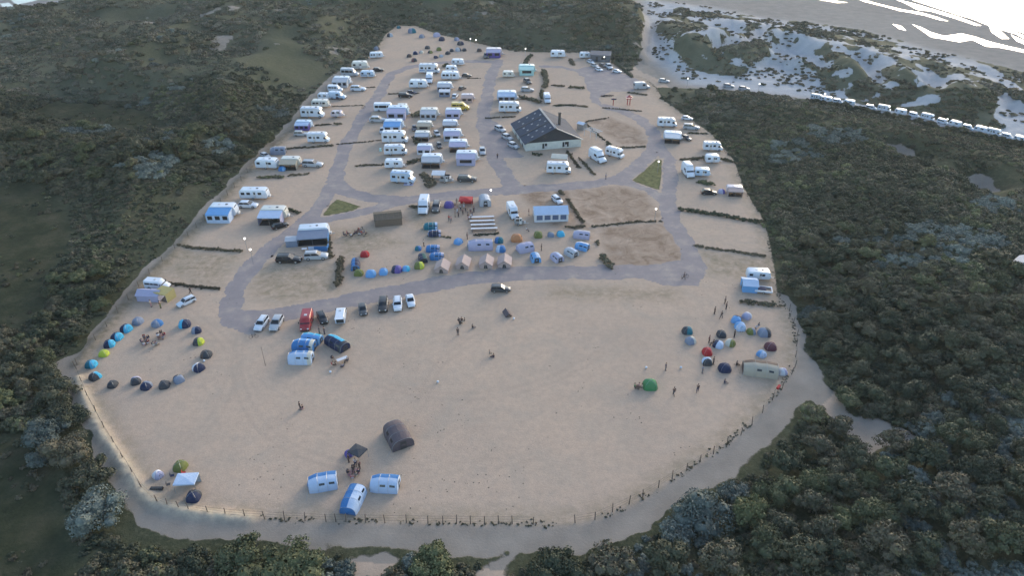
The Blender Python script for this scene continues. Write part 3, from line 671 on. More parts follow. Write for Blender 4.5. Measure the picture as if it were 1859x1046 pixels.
x, y, rg_ = world_scatter(2.6, 78, 330); f_ = fields(x, y); k = (f_[1] > .5) & (fbm(x, y, .09, 93, 4) > .46); x, y, z_ = x[k], y[k], f_[2][k]
instancer('meadow_tufts', np.stack([x, y, z_ - .2], 1), rg_.uniform(.3, 1.0, len(x)), rg_.uniform(0, 6, len(x)), rg_.choice(3, len(x)), LOW)
# sea air between the camera and the far dunes
hz = MB().box(-900, 1100, -60, 1500, -3, 100); HZ, t_, b_ = new_mat('haze'); t_.nodes.remove(b_)
pv = t_.nodes.new('ShaderNodeVolumePrincipled'); pv.inputs['Color'].default_value = (.88, .90, .90, 1); pv.inputs['Density'].default_value = 0.00010; pv.inputs['Anisotropy'].default_value = 0.3
t_.links.new(pv.outputs[0], t_.nodes['Material Output'].inputs['Volume']); hz.use(HZ); hz.mats = [HZ]; hz.m = [0] * 6
single('haze', hz, kind='stuff')

# ================================================================ kits of vehicles, tents, people
def wheel(k, mbx, x, y, r=0.31, w=0.2, side=1):
    t = MB().use(RUBBER).cyl_y(x, y - w / 2, y + w / 2, r, r); i = k.part('wheel', t, True)
    yy = y + side * (w / 2 + 0.003)
    k.part('rim', MB().use(RIM).cyl_y(x, yy - 0.01, yy + 0.012, r, r * 0.6), False, i)
def car_kit(pm, L=4.4, W=1.78, H=1.48, shape='hatch', open_boot=False):
    def b(k):
        h = L / 2; w = W / 2; zb = 0.20; belt = 0.92 if shape != 'suv' else 1.05; zh = belt - 0.05
        st = [(-h, .55, .35, .70), (-h + .08, .86, zb + .04, belt - .06), (-h + .5, .97, zb, belt), (-h * .45, 1, zb, belt), (0.2, 1, zb, belt), (h * .42, .99, zb, belt - 0.01), (h * .72, .96, zb, zh - .08), (h - .12, .86, zb + .04, zh - .18), (h, .62, .34, .58)]
        rings = []
        for x, q, z0, z1 in st:
            y = w * q; rings.append([(x, -y * .96, z0), (x, y * .96, z0), (x, y, (z0 + z1) * .5), (x, y * .985, z1 - .07), (x, y * .88, z1), (x, -y * .88, z1), (x, -y * .985, z1 - .07), (x, -y, (z0 + z1) * .5)])
        body = MB().use(pm).loft(rings)
        if shape == 'hatch': a0, a1, r0, r1 = -h + .25, h * .42, -h + .75, h * .02
        elif shape == 'estate': a0, a1, r0, r1 = -h + .15, h * .42, -h + .42, h * .04
        elif shape == 'suv': a0, a1, r0, r1 = -h + .12, h * .45, -h + .40, h * .12
        else: a0, a1, r0, r1 = -h + .7, h * .40, -h + 1.25, h * .0
        i = k.part('body', body, True)
        gl = MB().use(GLASS).loft([[(a0, -w * .87, belt - .02), (a1, -w * .87, belt - .02), (a1, w * .87, belt - .02), (a0, w * .87, belt - .02)], [(r0 - .12, -w * .76, H - .10), (r1 + .14, -w * .76, H - .10), (r1 + .14, w * .76, H - .10), (r0 - .12, w * .76, H - .10)]])
        k.part('window', gl)
        rf = MB().use(pm).loft([[(r0 - .16, -w * .77, H - .11), (r1 + .16, -w * .77, H - .11), (r1 + .16, w * .77, H - .11), (r0 - .16, w * .77, H - .11)], [(r0 - .1, -w * .74, H - .04), (r1 + .06, -w * .74, H - .04), (r1 + .06, w * .74, H - .04), (r0 - .1, w * .74, H - .04)], [(r0 + .1, -w * .6, H), (r1 - .12, -w * .6, H), (r1 - .12, w * .6, H), (r0 + .1, w * .6, H)]])
        k.part('roof', rf, True)
        for s in (-1, 1):
            for xa, xb in ((a0, r0 - .12), ((a0 + a1) / 2 - .15, (r0 + r1) / 2 - .1), (a1, r1 + .14)):
                k.part('pillar', MB().use(pm).tube((xa, s * w * .875, belt - .03), (xb, s * w * .765, H - .09), .035, .03, 5))
        for sx in (-h * .62, h * .62):
            for s in (-1, 1): wheel(k, None, sx, s * (w - .08), .32 if shape != 'suv' else .36, .2, s)
        for s in (-1, 1):
            k.part('headlight', MB().use(LAMPM).box(h - .16, h - .02, s * w * .62 - .13, s * w * .62 + .13, zh - .32, zh - .19, .02))
            k.part('tail_light', MB().use(REDL).box(-h - .01, -h + .1, s * w * .72 - .1, s * w * .72 + .1, belt - .32, belt - .12))
            k.part('mirror', MB().use(pm).box(a1 - .25, a1 - .1, s * (w + .08) - .07, s * (w + .08) + .07, belt, belt + .12, .02))
        k.part('bumper', MB().use(DARKP).box(h - .06, h + .03, -w * .6, w * .6, .25, .38))
        if open_boot: k.part('tailgate', MB().use(pm).loft([[(r0 - .1, -w * .75, H - .03), (r0 - .1, w * .75, H - .03), (r0 - .1, w * .75, H), (r0 - .1, -w * .75, H)], [(r0 - 1.0, -w * .7, H + .25), (r0 - 1.0, w * .7, H + .25), (r0 - 1.0, w * .7, H + .3), (r0 - 1.0, -w * .7, H + .3)]]))
        if shape in ('estate', 'suv'):
            for s in (-1, 1): k.part('roof_rail', MB().use(DARKP).tube((r0, s * w * .66, H + .03), (r1, s * w * .66, H + .03), .025))
    return b
def van_kit(pm, L=5.2, W=1.95, H=2.2, stripe=False, open_rear=False, bus=False, hightop=False):
    def b(k):
        h = L / 2; w = W / 2; zb = .28; nose = 1.15 if H > 2.1 else 0.95
        def ring(x, q, z0, z1, tq):
            y = w * q; return [(x, -y, z0), (x, y, z0), (x, y, z0 + (z1 - z0) * .55), (x, y * tq, z1 - .12), (x, y * (tq - .12), z1), (x, -y * (tq - .12), z1), (x, -y * tq, z1 - .12), (x, -y, z0 + (z1 - z0) * .55)]
        st = [ring(-h, .93, zb + .1, H - .1, .92), ring(-h + .06, .99, zb, H, .94), ring(0, 1, zb, H, .94), ring(h - nose - .95, 1, zb, H, .94), ring(h - nose - .7, 1, zb, H - .08, .92),
              ring(h - nose, .99, zb, 1.22, .93), ring(h - .35, .93, zb, 1.0, .9), ring(h - .06, .84, zb + .06, .82, .9), ring(h, .7, zb + .15, .62, .9)]
        if open_rear: st = st[1:]
        k.part('body', MB().use(pm).loft(st), True)
        xa, xb = h - nose - .02, h - nose - .72
        k.part('windscreen', MB().use(GLASS).add([(xa + .03, -w * .86, 1.22), (xa + .03, w * .86, 1.22), (xb + .03, w * .80, H - .12), (xb + .03, -w * .80, H - .12), (xa - .05, -w * .86, 1.20), (xa - .05, w * .86, 1.20), (xb - .05, w * .8, H - .16), (xb - .05, -w * .8, H - .16)], [(0, 1, 2, 3), (7, 6, 5, 4), (0, 4, 5, 1), (1, 5, 6, 2), (2, 6, 7, 3), (3, 7, 4, 0)]))
        wins = [(xb - .95, xb - .02)] + ([(-h + .3, -h + 1.35), (-h + 1.5, xb - 1.1)] if stripe else [])
        for s in (-1, 1):
            for x0, x1 in wins:
                k.part('window', MB().use(GLASS).box(x0, x1, s * w - .02 * (s < 0) - (0.0 if s > 0 else 0.008), s * w + .02 * (s > 0) + (0.008 if s > 0 else 0), 1.25, H * .80))
            k.part('headlight', MB().use(LAMPM).box(h - .14, h + .01, s * w * .6 - .15, s * w * .6 + .15, .68, .84))
            k.part('mirror', MB().use(DARKP).box(xa - .35, xa - .2, s * (w + .12) - .08, s * (w + .12) + .08, 1.2, 1.5, .02))
            for sx in (-h * .58, h * .60): wheel(k, None, sx, s * (w - .09), .34, .22, s)
        rw = MB().use(DARKP if open_rear else GLASS)
        rw.box(-h - .012, -h + .03, -w * .75, w * .75, (.45 if open_rear else 1.25), H * (.88 if open_rear else .82)); k.part('rear_window' if not open_rear else 'load_bay', rw)
        if open_rear: k.part('tailgate', MB().use(pm).box(-h - .95, -h + .02, -w * .9, w * .9, H - .05, H + .02))
        k.part('roof_vent', MB().use(PLATE).box(-.5, 0, -.25, .25, H + .003, H + .09, .03))
        if hightop: k.part('high_roof', MB().use(pm).box(-h + .25, h - nose - .9, -w * .84, w * .84, H - .02, H + .42, .16), True)
        k.part('bumper', MB().use(DARKP).box(h - .1, h + .05, -w * .75, w * .75, .3, .5, .04))
    return b
def caravan_kit(pm, L=5.6, W=2.2, H=2.55, nwin=3, stripe=None, bar=1):
    def b(k):
        h = L / 2; w = W / 2; zb = .42
        prof = [(-h + .12, zb), (-h, zb + .5), (-h + .03, H - .55), (-h + .22, H - .18), (-h + .55, H), (h - .8, H), (h - .32, H - .22), (h - .1, H - .8), (h, zb + .75), (h - .06, zb + .25), (h - .25, zb)]
        mid = [(x, z) for x, z in prof]
        rings = []
        for y, q in ((-w, .06), (-w + .06, 0), (w - .06, 0), (w, .06)):
            rings.append([(x * (1 - q / h), y, z + (-q if z > 1.5 else q)) for x, z in prof])
        k.part('body', MB().use(pm).loft(rings), True)
        for s in (-1, 1):
            for i in range(nwin):
                x0 = -h + .45 + i * (L - 1.3) / nwin
                if s < 0 and i == nwin // 2 and nwin > 2: continue
                k.part('window', MB().use(GLASS).box(x0, x0 + .85, s * w - (.012 if s < 0 else .03), s * w + (.012 if s > 0 else .03), 1.35, 1.95))
            wheel(k, None, -.25, s * (w - .1), .31, .2, s)
        k.part('door', MB().use(PLATE).box(.02, .66, -w - .022, -w + .02, .5, 2.2))
        k.part('door_window', MB().use(GLASS).box(.16, .52, -w - .03, -w - .0225, 1.45, 1.95))
        if stripe: k.part('stripe', MB().use(stripe).box(-h + .1, h - .3, -w - .008, -w + .02, .95, 1.12))
        k.part('front_window', MB().use(GLASS).add([(h - .045, -.8, 1.35), (h - .045, .8, 1.35), (h - .27, .8, H - .3), (h - .27, -.8, H - .3), (h - .15, -.8, 1.33), (h - .15, .8, 1.33), (h - .4, .8, H - .3), (h - .4, -.8, H - .3)], [(0, 1, 2, 3), (7, 6, 5, 4), (0, 4, 5, 1), (1, 5, 6, 2), (2, 6, 7, 3), (3, 7, 4, 0)]))
        k.part('roof_hatch', MB().use(PLATE).box(-.9, -.45, -.22, .22, H - .01, H + .09, .03)); k.part('roof_hatch', MB().use(DARKP).box(.6, 1.1, -.25, .25, H - .01, H + .07, .03))
        d = MB().use(STEEL).tube((h - .3, -.55, .46), (h + 1.05, 0, .46), .04).tube((h - .3, .55, .46), (h + 1.05, 0, .46), .04).tube((h + .8, 0, .5), (h + .8, 0, .02), .03).box(h + .95, h + 1.15, -.05, .05, .42, .52)
        i = k.part('drawbar', d); k.part('gas_locker', MB().use(PLATE).box(h - .03, h + .38, -.5, .5, .5, .95, .08))
    return b
def motorhome_kit(pm, L=6.4, W=2.25, H=2.9, bikes=False, stripe=None):
    def b(k):
        h = L / 2; w = W / 2; zb = .45
        prof = [(-h + .05, zb), (-h, zb + .5), (-h + .05, H - .3), (-h + .2, H - .02), (h - 1.7, H), (h - .95, H - .16), (h - .62, H - .55), (h - .75, 2.0), (h - 1.5, 1.95), (h - 1.6, zb)]
        rings = []
        for y, q in ((-w, .05), (-w + .06, 0), (w - .06, 0), (w, .05)): rings.append([(x * (1 - q / h), y, z + (-q if z > 2.2 else q)) for x, z in prof])
        k.part('body', MB().use(pm).loft(rings), True)
        cb = [(h - 1.65, zb - .1), (h - .05, zb - .05), (h, .85), (h - .1, 1.08), (h - .62, 1.25), (h - 1.15, 2.0), (h - 1.65, 2.0)]
        k.part('cab', MB().use(pm).loft([[(x, y, z) for x, z in cb] for y in (-w * .86, w * .86)]), True)
        k.part('windscreen', MB().use(GLASS).add([(h - .58, -w * .78, 1.27), (h - .58, w * .78, 1.27), (h - 1.10, w * .74, 1.97), (h - 1.10, -w * .74, 1.97), (h - .7, -w * .78, 1.24), (h - .7, w * .78, 1.24), (h - 1.2, w * .74, 1.94), (h - 1.2, -w * .74, 1.94)], [(0, 1, 2, 3), (7, 6, 5, 4), (0, 4, 5, 1), (1, 5, 6, 2), (2, 6, 7, 3), (3, 7, 4, 0)]))
        for s in (-1, 1):
            k.part('cab_window', MB().use(GLASS).box(h - 1.5, h - .95, s * w * .86 - .012, s * w * .86 + .012, 1.25, 1.85))
            for x0, x1, z0 in ((-h + .5, -h + 1.35, 1.5), (-h + 2.9, -h + 3.7, 1.5)): k.part('window', MB().use(GLASS).box(x0, x1, s * w - .014, s * w + .014, z0, z0 + .6))
            for sx in (-h * .45, h * .68): wheel(k, None, sx, s * (w - .12), .35, .22, s)
            k.part('headlight', MB().use(LAMPM).box(h - .12, h + .02, s * .7 - .14, s * .7 + .14, .7, .9))
            k.part('mirror', MB().use(DARKP).box(h - .95, h - .82, s * (w * .98) - .09, s * (w * .98) + .09, 1.25, 1.6, .02))
        k.part('door', MB().use(PLATE).box(-h + 1.8, -h + 2.5, -w - .02, -w + .02, .5, 2.3)); k.part('door_window', MB().use(GLASS).box(-h + 1.95, -h + 2.35, -w - .03, -w - .0205, 1.5, 2.0))
        if stripe: k.part('stripe', MB().use(stripe).box(-h + .1, h - 1.7, -w - .008, -w + .02, 1.0, 1.18))
        for x in (-h + .9, -h + 2.6, h - 2.3): k.part('roof_hatch', MB().use(PLATE if x < 0 else DARKP).box(x, x + .5, -.28, .28, H - .015, H + .09, .03))
        k.part('awning_case', MB().use(PLATE).box(-h + .5, h - 2.0, -w - .13, -w - .002, H - .34, H - .2, .03))
        if bikes: k.part('bicycle_rack', MB().use(DARKP).tube((-h - .35, -.8, 1.0), (-h - .35, .8, 1.0), .05).tube((-h - .35, -.8, 1.0), (-h, -.8, 1.3), .04).tube((-h - .35, .8, 1.0), (-h, .8, 1.3), .04))
    return b
def awning_kit(roofm, wallm, L=4.6, D=2.6, H=2.35, nwin=3, open_front=False):
    """caravan porch tent; its back edge lies along y = 0, it stands out towards -y"""
    def b(k):
        h = L / 2; n = 10; r = []
        for sx in (0, 1):
            z = .03 * sx
        top = []
        for i in range(n + 1):
            y = -D * i / n; z = H - (H - 1.95) * (i / n) ** 1.3; top.append((y, z))
        rf = MB().use(roofm); m = 8; V = []; F = []
        for j in range(m + 1):
            x = -h - .05 + (L + .1) * j / m; sag = -.05 * math.sin(math.pi * (j * 2 % m) / m * 2) ** 2
            for (y, z) in top: V.append((x, y, z + sag * (0.3 - y / D)))
        q = n + 1
        for j in range(m):
            for i in range(n): F.append((j * q + i, (j + 1) * q + i, (j + 1) * q + i + 1, j * q + i + 1))
        for j in range(m):  # valance
            V.append((V[j * q + n][0], -D - .06, 1.72)); 
        V.append((V[m * q + n][0], -D - .06, 1.72)); o = (m + 1) * q
        for j in range(m): F.append((j * q + n, (j + 1) * q + n, o + j + 1, o + j))
        rf.add(V, F); k.part('roof', rf, True)
        w = MB().use(wallm)
        for s in (-1, 1): w.add([(s * h, 0, .0), (s * h, -D, .0), (s * h, -D, 1.93), (s * h, 0, H - .04)], [(0, 1, 2, 3)])
        if not open_front: w.add([(-h, -D, 0), (h, -D, 0), (h, -D, 1.93), (-h, -D, 1.93)], [(0, 1, 2, 3)])
        k.part('wall', w)
        if not open_front:
            st = L / nwin
            for i in range(nwin): k.part('window', MB().use(GLASS).box(-h + i * st + st * .18, -h + (i + 1) * st - st * .18, -D - .02, -D + .01, .75, 1.6))
        else:
            for x in (-h, 0, h): k.part('pole', MB().use(STEEL).tube((x, -D, 0), (x, -D, 1.93), .03))
            k.part('floor_mat', MB().use(DARKP).box(-h + .1, h - .1, -D + .1, -.1, .01, .03))
    return b
def dome_kit(ca, cb, shape='dome', porch=True, dark_door=True):
    """unit dome tent 2 x 2 m; a second colour on the porch panels"""
    def b(k):
        n = 24; R0 = 1.0; H = 1.15; rows = 7
        def prof(t): return (math.cos(t * math.pi / 2) ** 0.75, math.sin(t * math.pi / 2) ** 0.9)
        def pt(a, t, o=1.0):
            c, s_ = prof(t); q = (abs(math.cos(a)) ** 4 + abs(math.sin(a)) ** 4) ** -0.12
            ridge = 1 + .035 * math.cos(4 * (a - math.pi / 4)) - (.03 if int((a / (2 * math.pi) * n)) % 2 else 0)
            return (c * q * R0 * o * ridge * math.cos(a), c * q * .92 * o * ridge * math.sin(a), H * s_ * o)
        A = MB().use(ca); Bm = MB().use(cb)
        for i in range(n):
            a0 = 2 * math.pi * i / n; a1 = 2 * math.pi * (i + 1) / n; am = (a0 + a1) / 2
            tgt = Bm if (math.cos(am) > .35) else A
            for r in range(rows):
                t0, t1 = r / rows, (r + 1) / rows
                if r == rows - 1: tgt.add([pt(a0, t0), pt(a1, t0), pt(a1, .999)], [(0, 1, 2)])
                else: tgt.add([pt(a0, t0), pt(a1, t0), pt(a1, t1), pt(a0, t1)], [(0, 1, 2, 3)])
        def weld(mb, nm):
            me = mb.mesh(nm); import bmesh; bm = bmesh.new(); bm.from_mesh(me); bmesh.ops.remove_doubles(bm, verts=bm.verts, dist=.002); bm.to_mesh(me); bm.free()
            me.polygons.foreach_set('use_smooth', [True] * len(me.polygons)); me.set_sharp_from_angle(angle=R(35)); return me
        k.part('fly_sheet', weld(A, 'fly_sheet')); k.part('porch', weld(Bm, 'porch'))
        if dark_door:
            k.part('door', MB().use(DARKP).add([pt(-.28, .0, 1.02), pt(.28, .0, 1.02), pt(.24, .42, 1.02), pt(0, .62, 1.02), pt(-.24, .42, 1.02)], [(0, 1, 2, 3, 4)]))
        pl = MB().use(STEEL)
        for a in (math.pi / 4, 3 * math.pi / 4):
            P = [pt(a, t / 6, 1.012) for t in range(7)] + [pt(a + math.pi, t / 6, 1.012) for t in range(5, -1, -1)]
            for p, q in zip(P, P[1:]): pl.tube(p, q, .014, None, 4)
        k.part('pole', pl)
    return b
def tunnel_kit(ca, cb, cc=None, L=5.0, W=3.0, H=2.0, segs=3, winside=True):
    """family tunnel tent along x; cb is the colour of the side facing -y and of alternate bays, cc the end bay"""
    def b(k):
        cc_ = cc or ca; n = 12; xs = []; h = L / 2
        for i in range(segs * 4 + 1): xs.append(-h + L * i / (segs * 4))
        def arch(x, j):
            e = (x + h) / L; hh = H * (1 - .22 * max(0, (.28 - e) / .28) ** 1.4 - .10 * max(0, (e - .8) / .2)); ww = W / 2 * (1 - .12 * max(0, (.25 - e) / .25))
            s = abs(math.sin(math.pi * (e * segs))); sag = 1 - .03 * s
            a = math.pi * j / n; c = math.cos(a); sn = math.sin(a)
            return (x, -ww * (abs(c) ** .72) * (1 if c > 0 else -1), hh * (sn ** .62 if sn > 1e-6 else 0) * sag)
        parts = {'top': MB().use(ca), 'side': MB().use(cb), 'end': MB().use(cc_)}
        for i in range(len(xs) - 1):
            for j in range(n):
                q = [arch(xs[i], j), arch(xs[i + 1], j), arch(xs[i + 1], j + 1), arch(xs[i], j + 1)]
                tgt = parts['end'] if i >= len(xs) - 3 and cc else (parts['side'] if j < n * .42 else parts['top'])
                tgt.add(q, [(0, 1, 2, 3)])
        for nm, mb in (('roof_panel', parts['top']), ('side_panel', parts['side']), ('end_panel', parts['end'])):
            if not mb.f: continue
            me = mb.mesh(nm); import bmesh; bm = bmesh.new(); bm.from_mesh(me); bmesh.ops.remove_doubles(bm, verts=bm.verts, dist=.002); bm.to_mesh(me); bm.free()
            me.polygons.foreach_set('use_smooth', [True] * len(me.polygons)); me.set_sharp_from_angle(angle=R(40)); k.part(nm, me)
        for x, m_, bulge in ((xs[0], ca, -.25), (xs[-1], cb, .12)):
            P = [arch(x, j) for j in range(n + 1)]; c = (x + bulge, 0, P[n // 2][2] * .45); mb = MB().use(m_); mb.add(P + [c], [(j, j + 1, n + 1) for j in range(n)] + [(n, 0, n + 1)]); k.part('end_wall', mb)
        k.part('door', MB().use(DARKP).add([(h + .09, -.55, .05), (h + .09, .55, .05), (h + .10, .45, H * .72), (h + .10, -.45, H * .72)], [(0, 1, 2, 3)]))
        if winside:
            for x0 in (-h * .25, h * .45):
                a = [arch(x0, 2), arch(x0 + .8, 2), arch(x0 + .8, 3), arch(x0, 3)]
                k.part('window', MB().use(GLASS).add([(p[0], p[1] * 1.015, p[2] * 1.01) for p in a], [(0, 1, 2, 3)]))
        pl = MB().use(STEEL)
        for s in range(segs + 1):
            x = -h + L * s / segs; P = [tuple(Vector(arch(x, j)) * 1.006) for j in range(n + 1)]
            for p, q in zip(P, P[1:]): pl.tube(p, q, .02, None, 4)
        k.part('pole', pl)
        gy = MB().use(STEEL)
        for sx in (-1, 1):
            for s in (-1, 1): gy.tube((sx * h, s * W * .45, H * .6), (sx * (h + .5), s * (W * .5 + 1.1), 0), .012, None, 4)
        k.part('guy_line', gy)
    return b
def ridge_kit(roofm, wallm, L=3.4, W=2.8, H=2.1, E=1.3, over=.15, ridge_y=False, windows=0, wm=None):
    """frame tent or hut with a pitched roof, ridge along x"""
    def b(k):
        h = L / 2; w = W / 2; o = over; th = .04
        s = (H - E) / w
        r = MB().use(roofm)
        for sg in (-1, 1):
            ya, yb = sg * (w + o), 0; za, zb_ = E - s * o, H
            n = 6; top = [[(-h - o + (L + 2 * o) * i / n, ya + (yb - ya) * j / 3, za + (zb_ - za) * j / 3 - (.035 * math.sin(math.pi * j / 3) if windows == 0 else 0)) for i in range(n + 1)] for j in range(4)]
            V = [p for row in top for p in row]; F = [(j * (n + 1) + i, j * (n + 1) + i + 1, (j + 1) * (n + 1) + i + 1, (j + 1) * (n + 1) + i) for j in range(3) for i in range(n)]
            m0 = len(V); V += [(x, y, z - th) for x, y, z in V]; F += [tuple(i + m0 for i in reversed(f)) for f in F]
            F += [(i, i + 1, i + 1 + m0, i + m0) for i in range(n)]
            r.add(V, F)
        k.part('roof', r)
        wl = MB().use(wallm).add([(-h, -w, 0), (h, -w, 0), (h, w, 0), (-h, w, 0), (-h, -w, E - .03), (h, -w, E - .03), (h, w, E - .03), (-h, w, E - .03), (-h, 0, H - .05), (h, 0, H - .05)],
            [(0, 1, 5, 4), (2, 3, 7, 6), (1, 2, 6, 9, 5), (3, 0, 4, 8, 7)])
        k.part('wall', wl)
        if windows:
            for i in range(windows):
                st = (L - .5) / windows; x0 = -h + .25 + i * st + st * .12; k.part('window', MB().use(wm or GLASS).box(x0, x0 + st * .76, -w - .03, -w + .01, E * .28, E * .88))
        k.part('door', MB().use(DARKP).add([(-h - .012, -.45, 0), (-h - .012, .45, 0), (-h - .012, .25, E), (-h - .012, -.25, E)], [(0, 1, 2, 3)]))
        gy = MB().use(STEEL)
        for sx in (-1, 1):
            gy.tube((sx * h, 0, 0), (sx * h, 0, H), .03, None, 5)
        k.part('pole', gy)
    return b
def gazebo_kit(rm, L=3, W=3, H=2.6, E=2.0, side=None):
    def b(k):
        h = L / 2; w = W / 2; r = MB().use(rm); n = 5
        for a, b_, in (((-h, -w), (h, -w)), ((h, -w), (h, w)), ((h, w), (-h, w)), ((-h, w), (-h, -w))):
            r.add([(a[0], a[1], E), (b_[0], b_[1], E), (0, 0, H)], [(0, 1, 2)]); r.add([(a[0] * 1.01, a[1] * 1.01, E - .22), (b_[0] * 1.01, b_[1] * 1.01, E - .22), (b_[0] * 1.0, b_[1] * 1.0, E), (a[0], a[1], E)], [(0, 1, 2, 3)])
        k.part('canopy', r)
        for sx in (-1, 1):
            for sy in (-1, 1): k.part('leg', MB().use(STEEL).tube((sx * h * .98, sy * w * .98, 0), (sx * h * .98, sy * w * .98, E), .03))
        if side: k.part('side_wall', MB().use(side).add([(-h, w, 0), (h, w, 0), (h, w, E), (-h, w, E)], [(0, 1, 2, 3)]))
    return b
# people
def skin_mesh(verts, edges, rads, m, name, sub=1, root=0):
    me = bpy.data.meshes.new(name); me.from_pydata(verts, edges, []); ob = bpy.data.objects.new('tmp', me); sc.collection.objects.link(ob)
    md = ob.modifiers.new('s', 'SKIN'); md.use_smooth_shade = True; ss = ob.modifiers.new('u', 'SUBSURF'); ss.levels = sub; ss.render_levels = sub
    if not me.skin_vertices: 
        pass
    for i, r in enumerate(rads):
        sv = me.skin_vertices[0].data[i]; sv.radius = (r, r) if not isinstance(r, tuple) else r; sv.use_root = (i == root)
    dg = bpy.context.evaluated_depsgraph_get(); ev = ob.evaluated_get(dg); out = bpy.data.meshes.new_from_object(ev, preserve_all_data_layers=False, depsgraph=dg)
    out.name = name; bpy.data.objects.remove(ob); out.materials.clear(); out.materials.append(m)
    return out
POSES = {}
def pose_joints(pose):
    if pose == 'stand': hip, kn, an, sh, el, ha = [(0, s * .10, .93) for s in (-1, 1)], [(.02, s * .11, .50) for s in (-1, 1)], [(-.02, s * .12, .08) for s in (-1, 1)], [(0, s * .19, 1.42) for s in (-1, 1)], [(-.03, s * .25, 1.14) for s in (-1, 1)], [(.06, s * .24, .90) for s in (-1, 1)]; pel, chest, neck, head = (0, 0, .96), (0, 0, 1.34), (.01, 0, 1.49), (.03, 0, 1.66)
    elif pose == 'walk': hip, kn, an, sh, el, ha = [(0, s * .10, .92) for s in (-1, 1)], [(.18, -.11, .52), (-.08, .11, .50)], [(.28, -.11, .10), (-.40, .11, .16)], [(.03, s * .19, 1.41) for s in (-1, 1)], [(-.12, -.25, 1.16), (.14, .25, 1.16)], [(-.10, -.25, .92), (.32, .22, 1.00)]; pel, chest, neck, head = (0, 0, .95), (.03, 0, 1.33), (.05, 0, 1.48), (.08, 0, 1.65)
    elif pose == 'sit': hip, kn, an, sh, el, ha = [(0, s * .10, .46) for s in (-1, 1)], [(.44, s * .13, .50) for s in (-1, 1)], [(.46, s * .12, .08) for s in (-1, 1)], [(-.08, s * .19, .92) for s in (-1, 1)], [(.0, s * .26, .66) for s in (-1, 1)], [(.26, s * .16, .60) for s in (-1, 1)]; pel, chest, neck, head = (0, 0, .48), (-.07, 0, .84), (-.07, 0, .99), (-.04, 0, 1.16)
    else: hip, kn, an, sh, el, ha = [(0, s * .10, .14) for s in (-1, 1)], [(.36, s * .24, .26) for s in (-1, 1)], [(.48, s * .05, .08) for s in (-1, 1)], [(-.04, s * .19, .60) for s in (-1, 1)], [(.06, s * .26, .36) for s in (-1, 1)], [(.30, s * .18, .30) for s in (-1, 1)]; pel, chest, neck, head = (0, 0, .15), (-.03, 0, .52), (-.02, 0, .67), (.02, 0, .84)
    return hip, kn, an, sh, el, ha, pel, chest, neck, head
